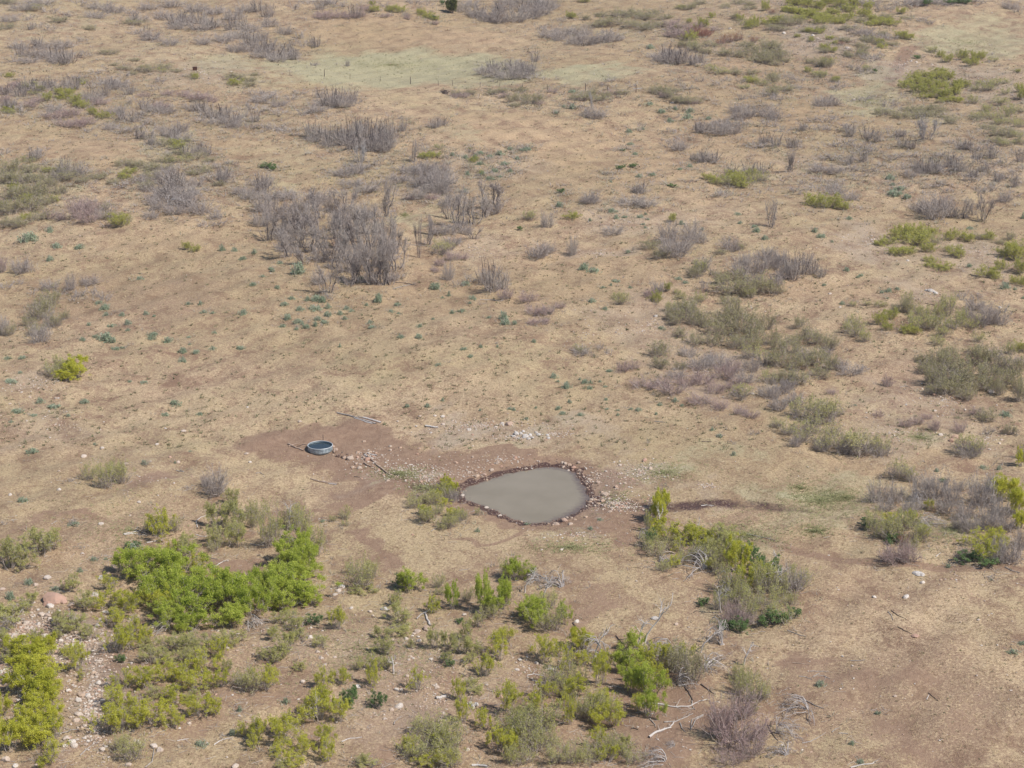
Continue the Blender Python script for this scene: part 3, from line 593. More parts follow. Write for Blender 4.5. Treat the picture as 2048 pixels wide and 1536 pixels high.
sage: 595,550,26,24; 545,545,10,10; 542,540,10,6; 555,578,10,8; 560,528,12,10; 583,600,18,10; 568,612,18,10; 615,603,18,13; 633,603,28,20; 645,605,18,14; 630,620,30,14; 600,622,18,14; 656,618,12,14; 656,634,14,13; 575,640,20,13; 566,655,14,10; 595,648,18,10; 605,650,14,8; 635,642,18,10; 650,648,18,10; 612,657,18,9; 630,653,12,9; 593,660,12,8; 693,620,18,9; 703,624,12,8; 680,630,12,10; 757,605,22,22; 690,640,10,8; 733,612,10,8; 740,648,14,9; 745,657,14,6; 796,612,14,8; 782,625,16,8; 797,628,8,6; 720,560,20,10; 871,580,26,20; 898,593,8,13; 885,597,8,6; 930,572,18,10; 945,600,22,10; 940,608,8,8; 925,625,20,8; 905,628,10,8; 1007,640,22,18; 1010,650,20,12; 978,637,14,8; 838,678,14,12; 802,676,14,8; 942,715,14,8; 928,700,14,6; 962,695,8,6; 995,695,7,6; 876,732,14,7; 680,695,8,10; 840,655,12,8; 866,640,8,6; 1000,575,18,12; 525,555,14,6; 815,815,12,8
sage: 950,320,14,12; 960,330,18,9; 980,315,14,8; 1000,312,20,12; 1010,330,20,11; 1020,300,16,9; 930,318,14,8; 990,345,14,8; 965,350,18,9; 980,360,20,8; 1035,320,14,8; 1045,302,14,6; 1020,345,12,8; 935,350,10,10; 960,308,14,8; 1000,355,14,7; 1055,300,16,7; 905,312,14,9; 930,385,10,8; 1128,215,8,8; 1145,218,12,12; 1112,228,8,6; 1300,210,24,8; 1324,226,14,10; 1340,245,16,9; 1375,238,18,13; 1380,225,14,10; 1350,220,14,7; 1258,265,14,8; 1286,260,8,6; 1260,290,14,8; 1305,352,20,9; 1380,335,14,10; 1278,355,14,8; 1360,340,10,7; 1418,240,12,8; 1222,365,8,6; 1148,185,18,8; 1300,98,16,10; 1270,310,12,8
sage: 1120,415,16,12; 1225,425,18,12; 1232,438,12,9; 1250,436,14,7; 1280,437,16,11; 1291,430,8,6; 1296,440,10,6; 1286,450,10,6; 1291,457,8,6; 1180,443,7,7; 1363,450,14,10; 1404,460,8,6; 1475,430,14,7; 1480,448,8,6; 1512,465,20,10; 1168,540,20,14; 1256,507,12,8; 1185,546,26,14; 1232,565,16,7; 1222,572,10,6; 1206,577,10,6; 1260,577,10,6; 1357,560,18,7; 1372,568,16,7; 1184,605,16,8; 1210,620,12,8; 1030,650,12,9; 1068,685,10,9; 1107,758,20,12; 1132,777,20,14; 1116,765,10,6; 1171,768,20,10; 1160,760,8,6; 1220,745,14,9; 1323,660,22,8; 1200,765,10,6; 1210,775,10,6
sage: 1630,465,16,12; 1643,476,20,9; 1698,440,14,8; 1664,485,7,6; 1940,460,24,10; 1790,392,26,12; 1815,398,20,10; 1780,360,24,12; 1800,380,22,8; 1785,372,12,7; 1693,542,12,9; 1648,572,10,6; 1722,553,10,6; 1777,584,16,8; 1794,580,16,7; 1764,587,8,6; 1775,598,8,6; 1685,610,14,8; 1938,535,14,8; 2010,578,26,14; 2030,580,12,8; 1578,733,20,9; 2046,438,10,14; 1716,556,8,5; 2047,598,10,8; 1530,480,16,10; 1510,455,12,7
sage: 1116,820,14,12; 1125,830,16,8; 1139,806,9,10; 1133,778,12,11; 1134,768,6,6; 1162,832,14,8; 1212,801,9,7; 1262,820,12,7; 1277,823,20,10; 1214,820,14,5; 1236,822,9,5; 1312,830,7,7; 1350,804,14,12; 1364,813,7,7; 1028,822,9,7; 1072,817,7,7; 1052,840,12,8; 1424,862,11,8; 1438,875,14,10; 1320,812,12,7; 1467,912,12,9; 1236,832,7,8; 1180,778,16,7; 1181,766,7,8; 855,815,12,12; 885,803,9,8; 960,822,7,7; 1020,820,18,7
sage: 80,808,22,14; 109,817,24,10; 37,828,32,14; 67,834,20,8; 137,834,12,9; 22,846,12,8; 168,808,16,12; 350,812,24,12; 330,833,18,10; 400,831,20,6; 63,908,22,11; 288,930,16,12; 46,1006,20,12; 350,927,5,7; 400,830,12,7; 380,904,14,4; 147,1052,24,12; 190,890,8,8; 188,1123,18,14; 160,1145,10,14; 212,1120,8,9; 268,1104,34,20; 20,1200,22,20; 57,1170,20,14; 110,1182,18,10; 115,1190,10,5; 400,1495,26,14; 465,1472,16,14; 480,1424,12,18; 572,1408,16,16; 955,1065,14,14; 1055,1050,12,7; 1710,812,9,6; 1874,944,10,10; 1965,939,20,10; 1998,941,14,10; 2010,834,26,12; 1897,1136,12,10; 1983,1160,8,5; 1703,1490,10,12; 2044,1290,20,12; 1720,1528,12,10; 1200,1042,14,10; 1055,1022,8,5; 1180,1060,12,10; 2026,1308,24,10; 1975,780,20,10; 1756,1430,14,8; 1640,1375,20,14; 645,1045,10,8
deep: 268,1102,32,18; 1040,462,12,10; 1246,303,14,5; 1120,385,22,8; 535,338,30,12; 545,342,18,10; 1345,375,20,8; 1240,340,22,10; 1265,335,20,8; 1885,965,20,7
sparse: 850,1048,40,36; 875,1030,30,26; 845,1010,60,30; 830,1018,34,24; 865,1012,40,30; 900,1058,36,34; 920,1045,30,30; 930,1040,14,24; 895,1000,40,32; 885,1060,30,20; 955,1032,12,18; 665,1044,18,14; 692,1040,30,26; 690,1053,20,14
lime: 895,975,26,22; 905,990,26,24; 905,1035,26,18; 848,1032,26,20
leafl: 870,1000,26,24; 890,985,34,26; 888,1015,30,20
dead: 878,985,24,20; 915,1000,26,22; 905,1005,30,26
leaf: 855,1045,30,24; 895,1050,26,18
leaf: 745,1185,30,14; 715,1188,40,12
dead: 145,1050,26,16; 8,1050,18,12; 378,980,22,12; 292,932,18,14; 1325,980,7,9; 1296,888,9,13; 30,1110,20,10; 165,1100,16,10; 140,965,18,10; 1468,890,10,7; 1508,872,24,14; 1440,875,20,10
dead: 80,12,60,20; 40,22,50,20; 200,20,50,20; 230,28,50,22; 190,38,44,20; 100,28,40,16; 160,10,40,16; 130,35,40,14; 20,45,40,20; 60,40,30,14; 100,62,30,16; 75,55,24,12; 40,100,44,22; 70,115,44,24; 100,118,44,26; 125,122,40,24; 115,128,40,20; 60,128,40,18; 90,98,46,22; 130,98,44,22; 30,125,34,18; 165,83,26,10; 170,115,30,16; 270,70,34,18; 300,80,40,20; 340,92,46,18; 310,85,30,14; 350,60,40,22; 330,40,44,22; 370,52,44,24; 400,62,44,22; 425,55,36,22; 450,85,46,24; 480,80,46,26; 500,105,44,26; 525,115,44,24; 555,125,44,22; 470,105,40,22; 500,65,40,24; 540,55,36,24; 570,70,34,24; 430,30,44,22; 470,40,44,24; 390,25,44,22; 350,15,50,20; 300,20,44,18; 280,45,40,18; 490,25,40,22; 540,100,40,26; 575,118,40,22; 605,95,24,20; 620,88,24,14; 600,78,20,20; 585,92,20,14; 520,82,36,22; 260,30,40,16; 405,90,40,18
burn: 135,128,34,30; 110,125,30,28; 350,50,34,28; 400,48,36,30; 420,60,34,26; 370,45,30,26; 525,105,34,30; 550,118,36,30; 500,92,34,30; 480,60,30,28; 535,35,30,30; 460,60,30,28; 40,110,24,22; 270,45,20,22; 293,75,16,22; 630,95,26,22; 590,120,30,22; 62,60,14,14; 575,110,30,26; 515,25,30,26; 75,95,24,22
olive: 10,60,40,16; 215,110,36,14; 120,45,40,14; 265,50,40,14; 180,60,30,12; 70,20,40,14; 20,8,40,14; 290,145,38,22; 330,140,26,18; 470,160,44,16; 500,165,30,14; 510,152,20,8; 230,132,18,8; 245,140,30,10; 270,122,20,8; 388,155,20,12; 165,165,24,10; 265,150,20,10; 350,145,26,10
burn: 75,185,34,26; 100,178,30,24; 60,178,30,22; 40,195,34,24; 45,185,24,24; 210,195,30,30; 230,180,30,24; 260,190,20,20; 10,190,24,20; 150,180,24,24; 135,172,26,20; 20,222,24,24; 245,240,26,24; 270,245,24,24; 280,278,26,20; 305,290,24,20; 350,278,26,24; 375,310,36,22; 400,305,24,22; 430,240,30,28; 450,238,34,30; 470,250,30,28; 400,225,34,24; 180,200,26,22; 290,220,24,22; 510,245,20,24
pink: 10,185,34,20; 30,175,34,16; 10,205,30,18; 60,215,40,18; 75,205,30,14; 130,255,44,20; 160,255,44,20; 105,240,40,20; 140,235,46,22; 175,250,40,20; 390,200,40,18; 365,195,30,16; 410,200,36,16; 425,205,24,10; 335,192,24,14; 330,220,30,18; 200,210,34,16; 310,218,30,16; 290,195,30,12
dead: 20,215,36,20; 35,225,34,18; 95,180,34,18; 120,180,34,20; 145,180,30,18; 90,235,30,18; 110,225,36,20; 185,175,40,16; 215,170,44,20; 240,175,40,18; 255,185,34,16; 270,210,34,20; 190,205,36,20; 230,230,40,22; 245,245,34,20; 275,235,34,18; 220,262,36,20; 240,268,34,18; 290,250,30,16; 265,265,24,16; 305,225,36,20; 335,228,36,20; 385,222,36,20; 410,235,36,22; 435,250,40,22; 465,258,40,24; 400,245,34,18; 480,245,34,20; 340,275,44,26; 365,285,40,22; 320,265,30,18; 300,275,34,18; 365,265,36,24; 280,260,26,14; 150,160,40,12; 250,155,30,12; 315,232,30,16; 320,165,24,10; 300,290,26,16; 175,265,26,12; 310,180,24,12; 190,150,40,10; 500,260,30,18; 490,235,24,18
lime: 95,203,22,20; 118,190,20,16; 132,198,30,20; 150,208,30,20; 166,218,26,18; 186,230,24,16; 208,238,34,16; 60,178,34,16; 80,182,20,12; 20,155,20,10; 15,225,30,14; 140,188,24,12; 390,158,18,12; 350,290,30,12; 360,298,30,14; 165,170,14,8
leaf: 20,230,36,12; 70,190,30,12; 330,290,30,14; 350,300,34,14; 390,318,44,16; 360,310,30,14; 160,215,30,12; 120,200,24,10; 470,170,40,12; 500,172,30,10; 325,145,24,12; 370,285,30,10; 420,325,30,12; 250,335,40,18; 275,335,34,16; 325,340,40,16; 300,340,36,18; 60,325,40,14; 260,348,30,14; 370,325,36,14; 340,325,30,12; 250,358,36,14
burn: 70,320,30,22; 130,352,26,36; 155,350,26,24; 445,368,28,34; 350,378,50,34; 525,388,44,34; 330,395,40,30; 415,312,24,20
dead: 75,315,30,22; 160,352,34,20; 130,350,30,22; 450,360,34,26; 460,368,24,18; 330,368,50,32; 360,380,50,30; 395,375,40,22; 340,350,40,20; 530,375,40,30; 500,372,30,20; 180,345,24,16; 440,340,30,14; 415,360,30,16; 10,310,30,16; 280,368,40,18; 300,385,44,20; 240,378,36,16; 380,395,50,20; 460,330,30,12; 120,358,40,18; 420,385,40,14
olive: 300,360,44,20; 290,378,40,18; 330,325,40,14; 200,360,36,16; 230,370,34,14; 165,365,30,14; 385,352,34,14; 60,362,30,14; 440,372,24,12; 410,345,34,12
dead: 540,200,44,12; 560,215,40,18; 520,205,44,16; 580,200,36,12; 600,190,34,10; 500,220,34,18; 530,195,40,12; 610,232,34,18; 635,225,40,18; 650,212,40,22; 690,215,40,24; 710,208,30,22; 545,190,30,10; 550,262,36,18; 530,258,30,14; 570,268,26,14; 590,272,20,10; 510,190,34,12; 560,230,34,14; 625,215,24,14; 520,225,40,14
burn: 660,212,34,36; 680,208,34,34; 705,205,26,28; 670,215,30,22; 640,196,20,16
burn: 620,278,30,34; 640,280,30,32; 660,288,30,34; 690,292,40,36; 712,285,44,48; 735,290,44,46; 758,295,44,44; 780,285,24,46; 770,302,34,34; 745,304,40,34; 700,300,34,30; 675,282,30,34; 725,272,34,34; 805,262,20,20; 870,256,26,20; 885,252,20,18; 760,275,30,34; 780,298,24,30
dead: 630,285,36,20; 660,295,40,20; 700,290,44,24; 740,300,44,26; 770,305,36,24; 720,300,40,22; 800,263,22,12; 870,256,34,12; 650,275,36,20; 690,280,40,22; 765,288,40,26; 780,275,24,26; 802,240,14,10; 850,302,22,18
dead: 690,355,44,20; 715,350,44,26; 700,345,36,18; 730,340,30,20; 755,332,18,18; 720,325,26,22; 820,350,44,22; 860,360,50,32; 885,372,50,40; 840,372,50,26; 865,385,50,24; 800,365,44,18; 830,340,30,20; 700,375,50,18; 660,350,30,12; 760,370,40,14; 735,385,50,20; 680,390,40,14
ptree: 722,325,24,42
tree: 826,325,18,46
leaf: 870,315,26,12; 878,300,24,14; 850,318,30,14; 940,300,10,6
lime: 946,326,22,14; 962,350,12,10; 750,24,26,14; 780,25,24,14; 800,26,28,16; 842,30,24,14; 855,38,30,14; 870,42,22,10; 745,10,14,8
deep: 868,40,16,10; 885,10,12,10
juniper: 903,26,24,30
pink: 650,40,36,22; 680,36,34,16; 700,38,34,16; 640,36,24,18; 720,34,24,16; 730,20,30,12; 870,50,14,12; 815,40,16,16; 770,35,20,10
burn: 710,36,26,28; 640,20,24,18; 660,10,30,12; 1000,30,36,26; 960,35,36,26; 1050,25,40,30; 1080,20,36,30; 985,45,36,22
dead: 950,38,40,24; 975,44,44,26; 1000,48,44,28; 1030,45,50,32; 1060,38,50,34; 1085,32,44,34; 1100,20,36,26; 925,25,36,20; 940,15,40,18; 1010,20,50,22; 810,32,14,12; 860,12,20,14; 680,15,34,14; 620,10,34,14; 1020,8,50,14; 1070,10,50,16; 900,10,24,12; 1120,45,24,12; 590,20,30,20; 650,8,30,10; 770,14,14,10; 830,10,40,12
dead: 1095,75,40,20; 1120,82,44,24; 1150,90,48,30; 1175,92,44,30; 1200,88,44,26; 1225,85,44,24; 1130,70,40,20; 1165,72,44,22; 1215,72,34,20; 1240,82,24,16; 1100,65,34,14; 1080,60,24,12
olive: 1200,55,44,18; 1230,50,48,22; 1260,55,44,20; 1285,58,40,18; 1240,35,50,20; 1270,35,44,20; 1290,40,40,18; 1320,55,36,16; 1330,40,36,16; 1200,35,30,14; 1310,30,34,12; 1300,60,34,12; 1355,60,26,14; 1370,95,36,18; 1390,105,34,22; 1420,95,26,16; 1450,112,34,18; 1480,115,40,18; 1500,105,40,18; 1520,115,40,22; 1535,128,34,26; 1415,108,26,14; 1535,100,34,24; 1510,125,40,14; 1490,95,36,14; 1370,20,34,14; 1400,10,34,12; 1480,10,34,12; 1450,18,24,14; 1500,20,26,14
lime: 1140,38,24,15; 1408,54,26,20; 1425,36,16,12; 1530,22,20,22; 1170,6,26,14; 1360,18,24,8; 1480,42,20,14; 1510,55,24,24; 1392,60,14,12
leaf: 1172,40,18,12; 1490,52,30,18; 1378,46,14,10; 1500,12,24,12; 1385,18,22,14; 1470,38,24,14; 1500,58,26,18; 1535,50,30,14; 1380,82,36,20; 1385,100,30,20; 1440,148,44,16; 1470,150,40,14; 1425,140,36,12; 1500,165,34,14; 1525,172,36,16; 1505,148,34,12; 1545,165,30,20; 1490,178,30,10
pink: 1350,60,40,24; 1362,75,44,26; 1345,75,34,18; 1370,80,30,20; 1390,60,34,18; 1340,55,30,18; 1430,62,26,12
red: 1388,72,40,22; 1405,76,36,18; 1415,72,26,16
rust: 1455,86,30,20; 1476,82,24,16; 1508,86,22,14; 1440,90,24,14; 1680,90,22,8; 1545,30,20,14
burn: 1350,130,44,34; 1335,118,34,26; 1330,128,34,22; 1365,128,26,30; 1398,128,26,24; 1385,130,22,20
dead: 1320,122,36,20; 1395,132,34,20; 1345,112,40,20; 1310,115,30,14; 1400,164,20,16; 1380,118,26,16; 1435,172,20,10; 1360,166,14,12; 1265,175,28,14; 1485,165,20,10; 1455,163,20,12; 1220,164,20,8; 1208,172,16,8; 1485,200,20,16; 1525,195,20,12; 1505,198,14,12; 1070,105,12,8; 1260,105,12,8; 1375,180,26,12; 1360,175,20,10
olive: 915,192,26,14; 940,190,24,14; 985,190,26,14; 1005,186,28,14; 1025,205,30,20; 1045,200,30,18; 1060,208,30,18; 1075,205,26,20; 1040,185,30,12; 1155,202,34,16; 1175,198,34,18; 1200,203,34,16; 1215,195,24,14; 1245,190,24,12; 1320,190,30,22; 1335,195,26,22; 1355,205,30,18; 1375,208,34,18; 1395,208,26,14; 1310,185,30,16; 1345,185,26,12; 1030,215,26,12; 1185,188,26,10
pink: 925,196,26,14; 910,196,18,12; 1010,195,26,12; 1105,186,22,12; 1075,210,20,12; 1165,202,26,12; 1225,190,30,12; 1330,195,26,14; 1380,208,30,12
dead: 970,148,40,18; 990,155,40,20; 1015,160,44,22; 1040,158,44,24; 1065,160,34,18; 1000,142,36,16; 1030,140,40,22; 1055,145,34,24; 985,138,24,14; 1075,152,20,12
burn: 985,145,30,26; 1030,150,34,28; 1060,150,26,26; 1070,125,20,24; 628,132,14,9; 695,133,10,14
dead: 1185,238,52,30; 1172,236,28,20; 1200,238,30,20; 1340,298,30,22; 1360,302,34,24; 1355,290,34,16; 1340,265,20,12
ptree: 1184,218,16,36
dead: 1415,268,44,28; 1440,270,50,30; 1465,268,44,28; 1400,262,26,20; 1450,255,44,20; 1480,240,40,24; 1500,235,34,24; 1475,225,40,20; 1490,250,30,18; 1535,235,34,22; 1520,225,26,16; 1545,255,34,18; 1530,250,26,14; 1500,220,30,14
burn: 1398,266,26,22; 1405,325,30,28; 1425,326,34,24; 1388,320,20,14; 1530,288,26,20; 1280,388,30,26; 1275,385,26,14
dead: 1415,328,40,16; 1510,298,34,14; 1500,292,26,10; 1525,295,24,12; 1445,395,34,16; 1275,388,30,14; 1180,408,44,16; 1210,350,14,7
leaf: 1430,368,36,18; 1455,372,40,22; 1480,372,44,26; 1505,365,34,24; 1525,362,30,22; 1470,360,40,20; 1415,360,26,14; 1500,352,26,16
burn: 1460,355,30,26; 1495,352,26,26; 1520,350,24,24
lime: 1482,376,30,14; 1655,8,40,16; 1590,12,40,18; 1620,15,36,20; 1640,20,30,22; 1680,15,34,22; 1585,28,50,16; 1620,36,50,18; 1650,45,50,18; 1690,42,44,18; 1725,35,34,20; 1735,20,26,18
leafl: 1600,10,40,14; 1665,5,34,14; 1575,25,34,14; 1610,30,44,16; 1640,38,44,16; 1640,48,44,14; 1680,48,36,14; 1600,42,40,14; 1700,25,34,18; 1710,10,34,16; 1665,28,34,14; 1800,78,30,18; 1815,80,26,14; 1620,66,22,12; 1640,68,24,12; 1660,80,20,10; 1670,88,14,8; 1622,84,14,12; 1740,52,30,12; 1760,50,34,14; 1785,52,34,14; 1775,45,30,12; 1745,42,26,14; 1802,28,22,14; 1765,98,24,12; 1758,88,20,12; 1550,50,34,20
olive: 1575,52,34,20; 1560,48,40,22; 1545,60,30,16; 1590,50,30,18; 1640,60,30,12; 1720,48,36,16; 1770,38,30,14; 1700,60,34,12; 1560,112,40,20; 1545,120,40,20; 1550,100,34,20; 1640,132,34,20; 1655,135,30,20; 1620,128,22,14; 1545,130,30,14; 1735,85,30,14; 1720,95,26,12; 1610,65,26,10; 1565,62,30,12; 1790,92,24,10; 1725,102,24,12; 1765,90,34,10; 1570,125,26,12; 1725,112,24,14; 1650,105,26,14; 1700,115,20,10; 1690,85,26,12; 1735,80,26,12; 1765,72,26,12; 1810,40,22,10
leaf: 1655,130,30,16; 1615,145,18,12; 1730,142,18,16; 1650,100,24,14; 1665,105,18,12; 1695,112,16,12; 1720,108,20,10; 1735,140,16,10; 1645,155,24,16; 1672,165,20,14; 1630,150,20,10; 1595,75,16,8
dead: 1700,62,34,14; 1725,72,40,18; 1745,78,36,16; 1765,80,34,16; 1785,82,30,16; 1800,12,40,16; 1830,10,44,18; 1860,8,44,16; 1880,12,34,14; 1740,12,44,16; 1760,22,30,16; 1780,20,24,14; 1690,20,24,14; 1845,45,26,14; 1860,48,20,10; 1580,160,24,12; 1600,165,24,12; 1560,12,24,10; 1820,14,40,14; 1900,14,30,12; 2020,20,34,22; 2035,25,30,20; 1710,140,30,18; 1725,146,26,16; 1745,122,34,20; 1735,118,26,14; 1580,155,26,10; 1960,6,50,10
deep: 1855,12,24,14; 1930,10,34,14; 1925,8,34,12; 1900,10,30,12; 1750,145,10,8; 1835,118,18,8
lime: 1812,178,36,20; 1835,186,44,22; 1860,190,44,22; 1885,198,44,24; 1905,190,40,26; 1830,168,44,20; 1855,172,44,22; 1880,178,40,22; 1840,155,40,14; 1870,158,40,16; 1895,160,34,18; 1930,176,26,16; 1915,172,30,16; 1880,150,40,14; 1895,125,24,18; 1925,120,28,20; 1945,132,30,22; 1962,118,24,16; 1950,118,24,16; 1880,115,20,14; 1935,128,24,12; 2040,185,24,20; 2044,200,20,26; 2036,145,12,8; 1910,205,34,14; 1890,205,34,12; 1850,197,34,12
sparse: 1865,106,26,16; 1985,124,26,12; 1990,172,36,18; 1975,182,34,20; 2010,190,26,16; 1945,208,28,22; 1950,182,24,14; 2000,212,44,22; 1985,240,40,20; 2015,235,40,24; 1975,225,36,20; 2030,225,34,18; 1960,238,40,16; 2025,250,36,18; 1995,250,36,16; 2010,168,30,12; 1960,170,30,12; 2040,255,30,20
olive: 1770,232,40,18; 1800,238,40,18; 1830,238,40,22; 1860,235,40,20; 1875,225,30,18; 1820,225,36,16; 1850,222,36,14; 1760,225,24,10; 1900,248,30,16; 1890,238,26,10; 1560,185,34,18; 1575,180,30,12; 1545,190,30,16; 1990,270,40,18; 2020,275,40,20; 2040,290,30,20; 1975,260,34,14; 1950,240,30,12
leaf: 1640,155,30,14; 1990,285,34,14; 2010,290,40,14; 2035,275,30,14; 1545,160,24,20; 1670,162,20,10
dead: 1645,215,40,24; 1665,212,34,22; 1655,205,34,18; 1720,203,36,12; 1735,200,22,10; 1775,214,30,18; 1790,212,20,12; 1555,202,30,14; 1545,198,26,14; 1590,178,24,12; 1680,175,30,14; 1670,180,26,12; 1600,178,20,8
ptree: 1853,282,44,54
dead: 1835,275,30,14; 1870,275,30,14; 1625,245,34,14; 1650,245,36,16; 1670,240,26,14; 1640,262,34,14; 1655,260,26,12; 1695,262,30,18; 1710,268,30,16; 1700,255,26,12; 1785,275,30,18; 1800,272,26,18; 1690,290,40,16; 1715,298,40,16; 1740,295,30,14; 1670,298,40,16; 1750,305,44,14; 1720,310,40,14; 1570,265,30,16; 1550,240,34,22; 1545,220,30,18; 1590,300,40,14; 1670,320,34,14; 1690,325,34,14; 1650,320,34,12; 1640,345,44,16; 1670,348,40,18; 1700,345,36,18; 1630,335,30,12; 1740,345,34,14; 1760,335,30,12; 1720,355,30,12; 1800,340,34,18; 1820,355,36,20; 1850,350,40,22; 1870,345,36,22; 1790,320,34,16; 1820,315,36,14; 1880,315,30,16; 1910,320,34,18; 1920,345,34,22; 1890,350,34,20; 1950,305,34,18; 1970,302,34,20; 1990,305,34,18; 1900,290,34,14; 1920,295,30,14; 1950,330,34,18; 1980,335,34,16; 2010,330,34,18; 2035,310,30,18; 1940,365,34,20; 1960,355,30,18; 2000,360,34,16; 2030,350,30,16; 1960,385,30,14; 1990,380,34,14; 1870,375,34,12; 1610,370,34,14; 1630,385,36,16; 1660,378,34,14; 1590,385,34,16; 1640,365,34,12; 1680,370,34,12; 1890,385,26,12
burn: 1550,294,26,26; 1585,296,30,26; 1605,262,18,22; 1735,280,24,26; 1755,285,26,24; 1700,275,24,24; 1805,295,26,22; 1825,298,24,20; 1850,348,26,28; 1835,340,24,26; 1870,340,24,26; 1725,325,24,24; 1700,330,20,22; 1920,300,20,18; 1935,300,20,22; 1900,335,24,26; 1915,345,24,26; 1955,320,22,22; 1985,318,24,22; 1945,355,22,20; 1995,365,24,20; 2030,375,20,26; 1970,345,20,18; 1805,275,16,14; 2040,325,20,20
tree: 1580,345,34,48; 1542,458,36,58
fan: 1335,1132,60,30; 1385,1140,90,44; 1402,1118,70,34; 1555,1180,60,60; 1180,1325,80,60; 1310,1320,110,60; 1350,1320,60,40; 1435,1290,50,70; 1435,1345,90,50; 1375,1375,60,50; 1305,1530,90,46; 1590,1432,80,44; 1575,1475,70,44; 1560,1510,60,40; 1860,1062,76,44; 1108,1175,70,50; 1062,1165,50,40; 1840,1015,50,40; 1975,1015,50,60; 320,1265,60,30; 380,1262,50,30; 510,1260,60,36; 600,1205,50,34; 1120,1370,40,40; 105,1425,50,20; 125,1315,34,24; 1450,1190,40,60; 1340,1495,30,20; 580,1060,34,50; 583,1110,26,44; 1410,1130,60,34; 360,415,70,30; 560,265,40,16; 1300,1040,34,60; 1290,1080,40,30
'''
